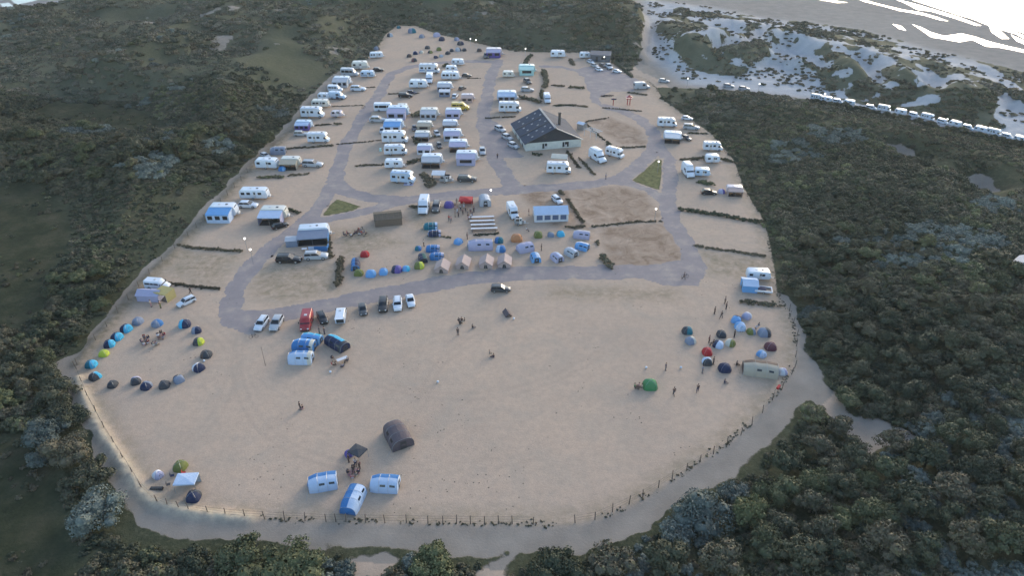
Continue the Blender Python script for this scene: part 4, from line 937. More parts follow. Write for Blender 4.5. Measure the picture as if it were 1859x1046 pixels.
def person_kit(pose, shirt, trousers, hairm):
    def b(k):
        hip, kn, an, sh, el, ha, pel, chest, neck, head = pose_joints(pose)
        if pose not in POSES:
            V = [pel, chest, neck, head, (head[0] + .0, 0, head[2] + .07)]; E = [(0, 1), (1, 2), (2, 3), (3, 4)]; Rr = [(.13, .10), (.15, .11), .055, .085, .07]
            for i, s in enumerate((-1, 1)):
                o = len(V); V += [sh[i], el[i], ha[i]]; E += [(1, o), (o, o + 1), (o + 1, o + 2)]; Rr += [.06, .045, .030]
                pv = Vector(ha[i]); dv = (pv - Vector(el[i])).normalized(); sd_ = Vector((0, 1, 0)) if abs(dv.y) < .8 else Vector((1, 0, 0)); wv = dv.cross(sd_).normalized()
                pm = pv + dv * .07; q = len(V); V.append(tuple(pm)); E.append((o + 2, q)); Rr.append(.034)
                for f, ln in zip((-1.5, -.5, .5, 1.5), (.062, .075, .080, .068)):
                    r0 = len(V); p1 = pm + wv * f * .020 + dv * .035; p2 = p1 + dv * ln * .55 + sd_ * (-s) * .015; p3 = p2 + dv * ln * .35 + sd_ * (-s) * .03
                    V += [tuple(p1), tuple(p2), tuple(p3)]; E += [(q, r0), (r0, r0 + 1), (r0 + 1, r0 + 2)]; Rr += [.010, .009, .008]
                r0 = len(V); t1 = pv + dv * .03 + wv * .045; t2 = t1 + dv * .04 + wv * .015; V += [tuple(t1), tuple(t2)]; E += [(o + 2, r0), (r0, r0 + 1)]; Rr += [.013, .010]
                o = len(V); V += [hip[i], kn[i], an[i], (an[i][0] + .16, an[i][1], max(.03, an[i][2] - .05))]; E += [(0, o), (o, o + 1), (o + 1, o + 2), (o + 2, o + 3)]; Rr += [.095, .062, .042, .04]
            body = skin_mesh(V, E, Rr, SKIN, 'body')
            # shirt: torso with sleeves; trousers: hips and legs
            V = [(pel[0], 0, pel[2] + .04), chest]; E = [(0, 1)]; Rr = [(.155, .125), (.18, .135)]
            for i in (0, 1):
                o = len(V); V += [sh[i], tuple(Vector(sh[i]).lerp(Vector(el[i]), .85))]; E += [(1, o), (o, o + 1)]; Rr += [.082, .062]
            shm = skin_mesh(V, E, Rr, DARKP, 'shirt')
            V = [(pel[0], 0, pel[2] + .03)]; E = []; Rr = [(.15, .12)]
            for i in (0, 1):
                o = len(V); V += [hip[i], kn[i], tuple(Vector(kn[i]).lerp(Vector(an[i]), .85))]; E += [(0, o), (o, o + 1), (o + 1, o + 2)]; Rr += [.115, .08, .062]
            trm = skin_mesh(V, E, Rr, DARKP, 'trousers')
            hx, hz = head[0] - .015, head[2] + .045
            hair = MB().ball((hx, 0, hz + .01), .108, 10, 1.0, .06)
            POSES[pose] = (body, shm, trm, hair)
        body, shm, trm, hair = POSES[pose]
        k.part('body', body)
        for me, m_, nm in ((shm, shirt, 'shirt'), (trm, trousers, 'trousers')):
            c = me.copy(); c.materials.clear(); c.materials.append(m_); k.part(nm, c)
        hm = MB(); hm.v, hm.f, hm.m = list(hair.v), list(hair.f), []; hm.mats = [hairm]; hm.m = [0] * len(hm.f); k.part('hair', hm, True)
        for i in (0, 1): k.part('shoe', MB().use(DARKP).box(an[i][0] - .08, an[i][0] + .19, an[i][1] - .05, an[i][1] + .05, max(0, an[i][2] - .08), max(.09, an[i][2] + .01), .02))
    return b
CL = {'black': cloth('black', (.02, .02, .024)), 'navy': cloth('navy', (.025, .035, .08)), 'grey': cloth('grey', (.17, .17, .18)), 'white': cloth('white', (.62, .64, .68)), 'red': cloth('red', (.40, .03, .035)),
      'blue': cloth('blue', (.03, .13, .42)), 'pink': cloth('pink', (.45, .26, .27)), 'green': cloth('green', (.06, .22, .09)), 'beige': cloth('beige', (.40, .36, .29)), 'brown': cloth('brown', (.10, .075, .065)),
      'cyan': cloth('cyan', (.06, .40, .62)), 'teal': cloth('teal', (.02, .15, .20)), 'lime': cloth('lime', (.45, .52, .06)), 'olive': cloth('olive', (.15, .17, .05)), 'lilac': cloth('lilac', (.38, .38, .52)),
      'purple': cloth('purple', (.12, .09, .30)), 'orange': cloth('orange', (.48, .22, .10)), 'ice': cloth('ice_blue', (.44, .55, .72)), 'sky': cloth('sky_blue', (.14, .34, .64)), 'charcoal': cloth('charcoal', (.055, .06, .07)),
      'slate': cloth('slate', (.20, .24, .32)), 'rose': cloth('rose_canvas', (.42, .33, .31)), 'maroon': cloth('maroon', (.12, .045, .06)), 'mint': cloth('mint', (.40, .62, .60)), 'dgreen': cloth('dark_green', (.03, .10, .09)),
      'mud': cloth('mud_brown', (.11, .09, .10)), 'yellow': cloth('straw_yellow', (.40, .34, .15)), 'cream': cloth('cream_cloth', (.55, .53, .46)), 'palegrey': cloth('pale_grey', (.42, .45, .50)), 'royal': cloth('royal_blue', (.05, .18, .42))}
HAIRS = [mat('hair_dark', (.03, .022, .018), .7), mat('hair_brown', (.10, .06, .035), .7), mat('hair_fair', (.32, .22, .12), .7)]
PN = {'white': WHITE, 'cream': CREAM, 'silver': paint('silver', (.40, .43, .47)), 'black': paint('black', (.018, .018, .02)), 'darkgrey': paint('dark_grey', (.06, .065, .07)), 'red': paint('red', (.32, .025, .03)),
      'iceblue': paint('ice_blue', (.42, .55, .70)), 'yellow': paint('yellow', (.55, .38, .05)), 'navy': paint('navy', (.025, .03, .06)), 'greyv': paint('grey', (.25, .26, .27)), 'mint': paint('mint', (.42, .64, .62)), 'pinkish': paint('pinkish', (.55, .48, .52))}

# ================================================================ placing what stands in the camp
def at(px, py, z=0.0): p = G(px, py, z); return Vector((p.x, p.y, 0))
VK = {'caravan': lambda p, **k: caravan_kit(p, **k), 'motorhome': lambda p, **k: motorhome_kit(p, **k)}
BASE = {'caravan': (5.6, 2.2), 'motorhome': (6.4, 2.25), 'car': (4.4, 1.78), 'van': (5.2, 1.95)}
def vehicle(kind, col, x0, x1, yb, yaw=0, label='', group=None, name=None, cat=None, **kw):
    L, W = kw.get('L', BASE[kind][0]), kw.get('W', BASE[kind][1])
    cx = (x0 + x1) / 2; wpx = wid(x0, x1, yb); c = abs(math.cos(R(yaw))); s = abs(math.sin(R(yaw)))
    ext = L * c + W * s + (1.0 * c if kind == 'caravan' else 0); sca = min(1.34, max(0.88, 1.14 * wpx / ext))
    d = (W * c + L * s) / 2 * sca
    p = at(cx, yb - 1); f = Vector((p.x, p.y, 0)).normalized(); loc = p + f * d
    if kind == 'caravan': loc -= Vector((math.cos(R(yaw)), math.sin(R(yaw)), 0)) * .5 * sca
    bld = {'caravan': caravan_kit, 'motorhome': motorhome_kit, 'car': car_kit, 'van': van_kit}[kind]
    if kind == 'caravan' and not kw: kw = random.choice([dict(), dict(L=5.2, nwin=2, stripe=CL['slate']), dict(L=6.0, nwin=4, H=2.6), dict(L=5.4, stripe=CL['navy'])])
    if kind == 'motorhome' and not kw: kw = random.choice([dict(), dict(H=3.05, stripe=CL['slate']), dict(stripe=CL['royal']), dict(H=2.75, L=6.0)])
    pm = PN[col]; nm = name or {'caravan': 'caravan', 'motorhome': 'motorhome', 'car': 'parked_car', 'van': 'parked_van'}[kind]
    return spawn(nm, (kind, col, tuple(sorted((k, str(v)) for k, v in kw.items()))), bld(pm, **kw), loc, R(yaw), label, cat or {'caravan': 'caravan', 'motorhome': 'motorhome', 'car': 'car', 'van': 'van'}[kind], group, scale=(sca, sca, sca))
def caravan_awning(col, x0, x1, yb, label, alabel, roof='palegrey', wall='palegrey', nwin=3, open_front=False, D=2.6, group='caravans with awnings', yaw=0, **kw):
    wpx = wid(x0, x1, yb); sca = min(1.3, max(.78, wpx / 5.6)); Lc = 5.6
    p = at((x0 + x1) / 2, yb - 1); f = Vector((p.x, p.y, 0)).normalized(); ctr = p + f * (D + 1.15) * sca
    q = Matrix.Rotation(R(yaw), 4, 'Z')
    spawn('caravan', ('caravan', col, 'aw'), caravan_kit(PN[col]), ctr - q @ Vector((.4 * sca, 0, 0)), R(yaw), label, 'caravan', group, scale=(sca,) * 3)
    spawn('awning', ('aw', roof, wall, nwin, open_front, D), awning_kit(CL[roof], CL[wall], 4.7, D, 2.35, nwin, open_front), ctr - q @ Vector((.5 * sca, 1.14 * sca, 0)), R(yaw), alabel, 'awning', 'awnings in front of caravans', scale=(sca,) * 3)
cg = 'caravans and motorhomes along the left edge'
vehicle('caravan', 'white', 674, 698, 107, 8, 'white caravan standing alone near the far left corner of the camp', cg)
vehicle('caravan', 'cream', 641, 674, 128, 4, 'cream caravan at the upper end of the left row, above a light blue one', cg)
vehicle('caravan', 'iceblue', 657, 684, 142, -4, 'light blue caravan in front of the cream caravan at the left row', cg)
vehicle('car', 'black', 678, 696, 131, 0, 'black car beside the light blue caravan of the left row', 'cars among the caravans')
vehicle('van', 'silver', 622, 651, 140, -6, 'grey high van in the left row, just left of the light blue caravan', 'vans in the left row', stripe=True, L=5.8, H=2.5)
caravan_awning('white', 609, 641, 160, 'white caravan behind a grey awning with a green chair beside it', 'grey awning on the left row above the white parked car', 'palegrey', 'palegrey')
vehicle('van', 'white', 598, 622, 168, -6, 'white rounded van at the left edge, above a pale blue one', 'vans in the left row', stripe=True)
vehicle('car', 'white', 638, 664, 167, -3, 'white car parked on the open sand beside the left row of caravans', 'cars among the caravans', shape='estate')
vehicle('van', 'iceblue', 600, 628, 182, -8, 'pale blue van under the white rounded van of the left row', 'vans in the left row')
vehicle('caravan', 'white', 580, 602, 182, -4, 'small white caravan left of the pale blue van', cg, L=4.6)
vehicle('caravan', 'cream', 570, 602, 197, 0, 'cream caravan with many side windows under the small white one', cg, nwin=4)
vehicle('motorhome', 'white', 551, 588, 216, -3, 'white motorhome with rounded front at the left edge of the camp', cg)
vehicle('caravan', 'pinkish', 604, 628, 215, 0, 'small pinkish folding caravan on the sand right of the white motorhome', cg, L=3.6, H=1.9)
caravan_awning('iceblue', 541, 571, 238, 'pale blue caravan at the left edge under the white motorhome', 'violet blue awning of the pale blue caravan at the left edge', 'ice', 'purple', D=2.0)
vehicle('car', 'silver', 536, 560, 249, -2, 'silver car parked under the violet blue awning at the left edge', 'cars among the caravans', shape='estate')
vehicle('motorhome', 'white', 563, 597, 261, 0, 'white coachbuilt motorhome facing the left loop road', cg, H=3.0)
spawn('trailer_tent', 'trailer_tent', tunnel_kit(CL['palegrey'], CL['slate'], None, 4.4, 2.8, 2.1), at(506, 278), R(5), 'grey green trailer tent behind the white caravan at the left edge', 'trailer tent')
vehicle('caravan', 'white', 470, 512, 309, -3, 'bright white caravan with a small blue tent at its corner', cg)
caravan_awning('cream', 516, 552, 310, 'cream caravan behind an open beige awning at the left edge', 'beige open awning beside the silver estate car', 'beige', 'beige', open_front=True)
vehicle('car', 'silver', 552, 586, 306, -5, 'silver estate car next to the beige awning', 'cars among the caravans', shape='estate', L=4.6)
vehicle('caravan', 'white', 443, 494, 364, 0, 'long white caravan with dark door standing above a white car', cg, L=6.6, nwin=4)
vehicle('car', 'white', 436, 468, 380, -3, 'white hatchback under the long white caravan', 'cars among the caravans')
caravan_awning('white', 391, 440, 405, 'white caravan whose whole side is covered by a blue awning', 'light blue awning with violet windows at the left end of the camp', 'sky', 'ice', 3)
caravan_awning('cream', 482, 530, 410, 'cream caravan behind the white tent with a black open doorway', 'white porch awning with a black open doorway', 'ice', 'lilac', open_front=True)
vehicle('car', 'black', 496, 524, 420, 38, 'black car parked at an angle on the road edge below the white porch awning', 'cars among the caravans')
vehicle('car', 'black', 506, 546, 480, 0, 'black car parked below the big blue grey awning', 'cars among the caravans', shape='estate', L=4.6)
vehicle('car', 'silver', 556, 595, 475, 5, 'silver white estate car with luggage rack next to the black one', 'cars among the caravans', shape='estate')
# big static caravan with awning
spawn('caravan', 'static', caravan_kit(WHITE, L=7.2, W=2.5, H=2.8, nwin=4), (-47.2, 149.3, 0), R(8), 'large white caravan above the big blue grey awning by the junction', 'caravan', cg)
spawn('awning', 'aw_static', awning_kit(CL['slate'], CL['royal'], 7.0, 3.4, 2.4, 4, True), (-47.0, 147.9, 0), R(8), 'big blue grey awning with open front and blue side walls by the junction', 'awning')
spawn('awning', 'aw_annex', ridge_kit(CL['palegrey'], CL['slate'], 2.6, 2.4, 2.1, 1.7), (-51.4, 145.0, 0), R(8), 'small grey annex tent at the left end of the big blue grey awning', 'annex tent')
single('windbreak', MB().use(CL['royal']).box(-3, 0, -.02, .02, 0, 1.3).box(-.02, .02, 0, 1.8, 0, 1.3).use(CL['ice']).box(-4.3, -3.02, -.022, .022, 0, 1.2), (-42.6, 141.9, 0), 'blue and pale cloth windbreak in front of the big blue grey awning', 'windbreak')
# middle columns
vehicle('van', 'white', 683, 719, 204, 0, 'long white minibus with a black window band', 'middle column vehicles', L=6.8, H=2.5, stripe=True)
vehicle('caravan', 'cream', 723, 745, 203, 0, 'small tan caravan right behind the long white minibus', 'middle column vehicles', L=4.2)
caravan_awning('iceblue', 706, 748, 219, 'pale caravan behind a violet blue awning in the first middle column', 'violet blue awning under the long white minibus', 'lilac', 'lilac', 2)
vehicle('car', 'silver', 673, 701, 224, 0, 'silver hatchback parked left of the first middle column', 'cars among the caravans')
caravan_awning('iceblue', 701, 737, 242, 'pale blue caravan at the middle of the first column', 'sky blue awning above the white motorhomes', 'sky', 'ice', 2)
vehicle('motorhome', 'white', 698, 739, 262, 0, 'white motorhome with a black door, upper one of two alike', 'middle column vehicles')
vehicle('motorhome', 'white', 701, 738, 284, 3, 'white motorhome with dark edges, just below its twin', 'middle column vehicles', H=2.8)
vehicle('caravan', 'white', 702, 737, 308, 2, 'white caravan under the two white motorhomes', 'middle column vehicles', L=5.2)
vehicle('motorhome', 'iceblue', 713, 753, 336, -8, 'pale blue motorhome at the lower end of the first middle column', 'middle column vehicles', L=6.0)
single('awning_mat', MB().use(CL['lilac']).box(-1.3, 1.3, -1, 1, .01, .05).use(CL['white']).box(-.3, .3, -.5, .1, .05, .4), at(742, 334), 'lilac groundsheet spread in front of the pale blue motorhome', 'groundsheet')
vehicle('car', 'black', 725, 748, 179, -3, 'black van like car beside the dark hedge strip', 'cars among the caravans', shape='suv')
vehicle('motorhome', 'white', 764, 797, 135, -2, 'white motorhome at the upper end of the second column', 'middle column vehicles')
vehicle('van', 'white', 774, 786, 154, -88, 'white van facing the camera under the upper white motorhome', 'middle column vehicles')
vehicle('caravan', 'white', 746, 780, 162, -2, 'white caravan left of the small white van', 'middle column vehicles')
vehicle('caravan', 'white', 821, 846, 120, -3, 'white caravan topmost in the third column', 'middle column vehicles')
vehicle('caravan', 'white', 811, 833, 132, 0, 'short white caravan second from the top of the third column', 'middle column vehicles', L=4.8)
vehicle('caravan', 'white', 804, 838, 147, -2, 'long white caravan third from the top of the third column', 'middle column vehicles', nwin=4)
caravan_awning('white', 796, 824, 168, 'white caravan in the third column with a wide pale awning', 'wide pale grey awning in the third column', 'palegrey', 'slate', 3)
spawn('awning', ('aw', 'second'), awning_kit(CL['white'], CL['slate'], 4, 2.4, 2.2, 2), at(808, 172), 0, 'white awning with dark window panels above the yellow van', 'awning', 'awnings in front of caravans')
caravan_awning('pinkish', 839, 863, 187, 'pinkish caravan at the right end of the third column', 'pink beige awning with dark openings near the yellow van', 'rose', 'rose', 2, D=2.8)
vehicle('car', 'white', 821, 832, 181, 80, 'small white car between two awnings above the yellow van', 'cars among the caravans')
vehicle('van', 'yellow', 822, 851, 202, -4, 'bright yellow camper van between the caravan columns', 'middle column vehicles', L=4.8, H=2.0, stripe=True)
C2 = [(766, 800, 219, 'cream', 'palegrey', 'palegrey', 3, False), (760, 788, 239, 'cream', 'beige', 'beige', 1, False), (756, 785, 258, 'cream', 'palegrey', 'slate', 2, True), (760, 789, 282, 'white', 'lilac', 'white', 2, False), (769, 808, 307, 'white', 'palegrey', 'slate', 4, True)]
NL = ['topmost of the second column', 'second from the top of the second column', 'third in the second column', 'fourth in the second column', 'lowest of the second column']
for (x0, x1, yb, c, r, w, nw, of), n in zip(C2, NL):
    caravan_awning(c, x0, x1, yb, 'caravan with its awning, %s' % n, '%s awning, %s' % ({'palegrey': 'pale grey', 'beige': 'plain beige', 'lilac': 'lilac'}[r], n), r, w, nw, of, D=2.4)
C3 = [(811, 841, 217, 'white', 'lilac', 'lilac', 2, False), (806, 834, 237, 'white', 'palegrey', 'charcoal', 3, True), (808, 842, 258, 'white', 'lilac', 'palegrey', 2, False), (818, 853, 278, 'white', 'lilac', 'palegrey', 3, True), (831, 871, 302, 'white', 'lilac', 'lilac', 1, False)]
NL3 = ['first below the yellow van', 'second below the yellow van', 'third below the yellow van', 'fourth below the yellow van', 'lowest of the third column']
for (x0, x1, yb, c, r, w, nw, of), n in zip(C3, NL3):
    caravan_awning(c, x0, x1, yb, 'white caravan behind its awning, %s' % n, '%s awning, %s' % ('lilac' if r == 'lilac' else 'pale grey', n), r, w, nw, of, D=2.5)
spawn('awning', 'aw_lean', awning_kit(CL['white'], CL['charcoal'], 3.6, 2.2, 2.3, 2, True), at(798, 323), R(-4), 'white roofed open shelter below the second column', 'awning')
vehicle('caravan', 'greyv', 800, 826, 334, -4, 'low grey folding trailer beside the white roofed shelter', 'middle column vehicles', L=3.6, H=1.6, W=2.0)
vehicle('car', 'darkgrey', 832, 864, 333, -6, 'dark grey estate car at the lower end of the third column', 'cars among the caravans', shape='suv', L=4.6)
for (x0, x1, yb, cc_, ya, lb) in [(841, 854, 141, 'darkgrey', -10, 'dark car right of the long white caravan of the third column'), (742, 754, 172, 'navy', -4, 'navy car between the white caravan and the dark hedge strip'), (833, 846, 166, 'darkgrey', 60, 'dark car above the pinkish caravan with its awning'),
    (787, 800, 250, 'silver', -70, 'silver car between the second and third column, upper one'), (792, 803, 272, 'darkgrey', -75, 'dark car between the second and third column, lower one'), (748, 758, 240, 'navy', -80, 'navy car squeezed between the first and second column'), (690, 700, 245, 'silver', -85, 'silver car nose on at the left of the sky blue awning'),
    (609, 619, 183, 'navy', -30, 'navy car tucked beside the pale blue van at the left row'), (560, 569, 205, 'silver', -60, 'silver car tucked above the white motorhome at the left edge'), (651, 662, 118, 'navy', -20, 'navy car above the cream caravan at the upper left'), (878, 888, 108, 'darkgrey', -85, 'dark car left of the purple white awning'),
    (1240, 1250, 258, 'darkgrey', -60, 'dark car beside the white awning with the sloping opening'), (478, 488, 290, 'silver', -40, 'silver car above the bright white caravan at the left edge'), (870, 882, 284, 'silver', -85, 'silver car at the right of the fourth awning of the third column')]:
    vehicle('car', cc_, x0, x1, yb, ya, lb, 'cars among the caravans')
# upper right
caravan_awning('pinkish', 884, 914, 106, 'white caravan by itself at the far end of the centre road', 'purple white awning at the far end of the centre road', 'lilac', 'purple', 2, D=2.2)
vehicle('caravan', 'cream', 914, 936, 142, -2, 'cream caravan with dark side right of the centre road', 'caravans right of the centre road', L=4.6)
caravan_awning('mint', 943, 974, 138, 'mint green caravan right of the centre road', 'tall mint green awning right of the centre road', 'mint', 'mint', 1, D=2.8)
vehicle('car', 'silver', 946, 968, 168, 0, 'silver car parked above the two caravans by the dark roofed building', 'cars among the caravans')
vehicle('car', 'darkgrey', 950, 965, 155, -70, 'dark car facing the camera near the mint awning', 'cars among the caravans')
caravan_awning('iceblue', 904, 942, 188, 'pale blue caravan, upper one of two above the dark roofed building', 'pale blue awning with dark windows above the dark roofed building', 'ice', 'slate', 3, D=1.8)
vehicle('motorhome', 'white', 908, 944, 206, 0, 'white motorhome touching the back corner of the dark roofed building', 'caravans right of the centre road')
vehicle('van', 'white', 987, 999, 190, -86, 'white van facing the camera behind the dark roofed building', 'vans near the building')
vehicle('caravan', 'white', 1001, 1029, 106, -2, 'white caravan on its own at the far edge, left of the grey flat building', 'caravans at the far edge')
vehicle('caravan', 'white', 1053, 1074, 107, 0, 'white caravan touching the grey flat building', 'caravans at the far edge', L=4.8)
for (x, y, c, ya, lb) in [(1072, 117, 'white', -55, 'white car at the upper end of the slanting row by the plaza'), (1079, 124, 'silver', -55, 'silver car in the middle of the slanting row by the plaza'), (1087, 131, 'white', -55, 'white car at the lower end of the slanting row by the plaza'),
                       (1105, 128, 'silver', -80, 'silver car facing the camera in front of the grey flat building'), (1120, 134, 'white', -30, 'white car on the plaza beside the pale bank'), (1094, 124, 'darkgrey', -60, 'dark car between the slanting row and the grey flat building')]:
    vehicle('car', c, x - 6, x + 6, y, ya, lb, 'cars round the plaza')
vehicle('van', 'silver', 1151, 1178, 164, 8, 'silver grey camper van by the barrier at the camp entrance', 'vans near the building', L=5.6, H=2.4)
vehicle('motorhome', 'white', 1193, 1227, 233, -5, 'white motorhome, uppermost one right of the right loop road', 'motorhomes on the right edge')
caravan_awning('white', 1205, 1238, 262, 'white caravan behind an awning with a dark opening on the right edge', 'white awning with a dark sloping opening on the right edge', 'white', 'slate', 2, True, D=2.8, yaw=-10)
vehicle('car', 'silver', 1240, 1268, 238, -12, 'silver car near the right thicket, beside a dark hedge end', 'cars among the caravans', shape='estate')
vehicle('car', 'white', 1238, 1256, 220, -15, 'small white car at the top of the right edge, behind the silver one', 'cars among the caravans')
vehicle('motorhome', 'white', 1276, 1309, 276, -3, 'white motorhome with two dark windows at the right thicket', 'motorhomes on the right edge')
vehicle('caravan', 'white', 1281, 1308, 298, 0, 'short white caravan in front of the dark hedge on the right', 'motorhomes on the right edge', L=4.2)
vehicle('van', 'white', 1239, 1256, 326, -84, 'white van facing the camera beside a white blue boat shaped tent', 'vans near the building', hightop=True)
vehicle('caravan', 'iceblue', 1261, 1291, 323, -6, 'pale blue caravan right of the white van on the right edge', 'motorhomes on the right edge', L=4.6)
vehicle('car', 'black', 1273, 1299, 356, -3, 'black car on the bare pitch at the right edge', 'cars among the caravans', shape='hatch')
caravan_awning('pinkish', 1319, 1347, 358, 'pinkish white caravan pushed against the right thicket', 'pinkish awning with a brown opening at the right thicket', 'rose', 'rose', 1, True, yaw=-6, D=2.4)
vehicle('van', 'white', 1070, 1099, 300, -62, 'white van facing down right of the dark roofed building', 'vans near the building', hightop=True)
vehicle('motorhome', 'white', 1100, 1131, 291, -38, 'white motorhome parked at an angle right of the dark roofed building', 'motorhomes on the right edge', L=6.0)
vehicle('motorhome', 'white', 994, 1034, 318, -4, 'white motorhome with bicycles in front, below the dark roofed building', 'motorhomes on the right edge', bikes=True)
spawn('awning', 'aw_m', awning_kit(CL['cream'], CL['palegrey'], 4.6, 2.4, 2.4, 2, True), at(1016, 293), R(-10), 'pale open awning behind the motorhome with bicycles', 'awning')
for (x, y, n) in [(908, 243, 'top'), (921, 258, 'middle'), (932, 273, 'bottom')]:
    vehicle('car', 'silver', x - 11, x + 11, y, -52, 'silver car, %s one of three along the left wall of the building' % n, 'cars beside the dark roofed building', shape='hatch')
vehicle('caravan', 'white', 1356, 1399, 512, -5, 'white caravan against the lower right thicket', 'motorhomes on the right edge')
spawn('awning', 'aw_r', ridge_kit(CL['ice'], CL['sky'], 3.0, 3.4, 2.3, 1.7), at(1359, 524), R(-8), 'pale blue square tent in front of the lower right caravan', 'tent')
spawn('flatbed_trailer', 'trailer', lambda k: (k.part('bed', MB().use(DARKP).box(-1.6, 1.6, -.85, .85, .5, .62).use(CL['navy']).box(-1.2, .6, -.6, .5, .62, 1.0, .1)), k.part('side_rail', MB().use(WHITE).box(-1.7, 1.7, -1.0, -.87, .45, .85)), k.part('side_rail', MB().use(WHITE).box(-1.7, 1.7, .87, 1.0, .45, .85)), k.part('end_rail', MB().use(WHITE).box(1.72, 1.85, -1, 1, .45, .85)), k.part('drawbar', MB().use(STEEL).tube((-1.6, 0, .5), (-2.7, 0, .45), .06)), [wheel(k, None, 0.1, s * .95, .3, .18, s) for s in (-1, 1)]),
      at(1384, 530), R(-12), 'white edged trailer with dark load beside the pale blue square tent', 'trailer')
# middle field vehicles
vehicle('van', 'white', 762, 779, 393, -90, 'white van facing the camera at the left of the crowd', 'vans near the building')
vehicle('car', 'darkgrey', 786, 799, 389, -90, 'dark grey car next to the white van left of the crowd', 'cars among the caravans', shape='suv')
vehicle('van', 'white', 920, 942, 402, -76, 'white van facing down beside the long trestle tables', 'vans near the building', L=5.6, H=2.5)
vehicle('caravan', 'greyv', 935, 957, 411, 0, 'small grey box trailer in front of the white van by the tables', 'trailers', name='box_trailer', cat='trailer', L=2.6, W=1.5, H=1.7, nwin=1)
vehicle('car', 'white', 1001, 1021, 374, -66, 'white car parked slantwise behind the white marquee', 'cars among the caravans', shape='suv')
spawn('trailer_tent', 'wh_tunnel', tunnel_kit(CL['white'], CL['palegrey'], None, 4.2, 3.0, 2.3, 3, False), at(880, 369), R(-82), 'white arched tunnel tent with a black door right of the crowd', 'tent')
for (x0, x1, yb, k, c, ya, lb, kw) in [
 (469, 487, 604, 'car', 'white', -96, 'white car, leftmost of the row along the bottom road', dict(shape='estate')), (497, 514, 604, 'car', 'silver', -92, 'silver car second from the left in the row along the bottom road', {}),
 (549, 571, 605, 'van', 'red', -84, 'red van parked nose towards the cyan and blue tents', dict(L=5.0, H=1.95, open_rear=False)), (575, 600, 593, 'car', 'black', -62, 'black car parked at an angle beside the red van', dict(shape='suv')),
 (612, 632, 591, 'van', 'white', 97, 'white van with an open black rear, right of the black car', dict(open_rear=True, L=5.0, H=2.0)), (651, 670, 577, 'car', 'darkgrey', -75, 'dark grey car parked between the white van and the black off-roader', {}),
 (688, 707, 571, 'car', 'black', -84, 'big black car with roof rails in the row along the bottom road', dict(shape='suv', L=4.8, W=1.9)), (714, 733, 569, 'car', 'white', -82, 'white car second from the right in the row along the bottom road', dict(shape='suv')),
 (736, 757, 562, 'car', 'white', -76, 'white saloon at the right end of the row along the bottom road', dict(shape='saloon', L=4.6)), (893, 925, 533, 'car', 'darkgrey', 0, 'dark grey car alone on the sand below the bottom road', dict(shape='estate'))]:
    vehicle(k, c, x0, x1, yb, ya, lb, 'cars and vans parked along the bottom road', **kw)
vehicle('van', 'white', 270, 310, 529, -8, 'white camper van facing right at the lower left camp edge', 'vans near the building', L=4.9, H=2.0, stripe=True)
vehicle('car', 'white', 327, 356, 561, -130, 'white car parked at an angle beside the yellow folding awning', 'cars among the caravans', shape='estate')
spawn('caravan', 'folding', ridge_kit(CL['lilac'], CL['lilac'], 4.6, 2.6, 2.2, 1.5), at(275, 542), R(-4), 'lilac white folding camper under the white camper van', 'folding camper')
spawn('awning', 'fold_yellow', awning_kit(CL['yellow'], CL['yellow'], 3.0, 2.6, 2.1, 1, True), at(310, 536), R(-20), 'straw yellow open awning frame beside the lilac folding camper', 'awning')
# the row of vehicles along the approach road behind the right thicket
q = [(1482, 181), (1500, 184), (1521, 187), (1541, 190), (1581, 198), (1604, 201), (1634, 207), (1659, 212), (1683, 217), (1711, 224), (1733, 229), (1757, 235), (1779, 239), (1803, 245), (1828, 251), (1851, 257)]
for i, (x, y) in enumerate(q):
    p = at(x, y); zz = float(ground_z(p.x, p.y)[0]); kk = (0, 1, 2, 1, 2, 0, 1, 2, 0, 2, 1, 2, 1, 0, 2, 1)[i]; pa, pb = at(*q[max(0, i - 1)]), at(*q[min(len(q) - 1, i + 1)]); tg = math.atan2(pb.y - pa.y, pb.x - pa.x)
    bld = (motorhome_kit(WHITE), caravan_kit(WHITE), van_kit(WHITE, stripe=True))[kk]
    o = spawn(('motorhome', 'caravan', 'parked_van')[kk], ('road', kk), bld, (p.x, p.y, zz), tg + random.uniform(-.08, .08), 'white %s, %s from the left along the approach road behind the thicket' % (('motorhome', 'caravan', 'van')[kk], ORD[i]), ('motorhome', 'caravan', 'van')[kk], 'white vehicles parked along the approach road', scale=(.66, .72, .72))
for (x, y, i) in [(1322, 158, 0), (1350, 163, 1), (1205, 149, 2)]:
    p = at(x, y); spawn('parked_car', ('car', 'silver', ()), car_kit(PN['silver']), (p.x, p.y, float(ground_z(p.x, p.y)[0])), R(-10), ['silver car on the sandy road next to the lamp, left one of two', 'silver car on the sandy road, right one of two', 'silver car beyond the entrance barrier on the sand'][i], 'car', 'cars on the sandy road')

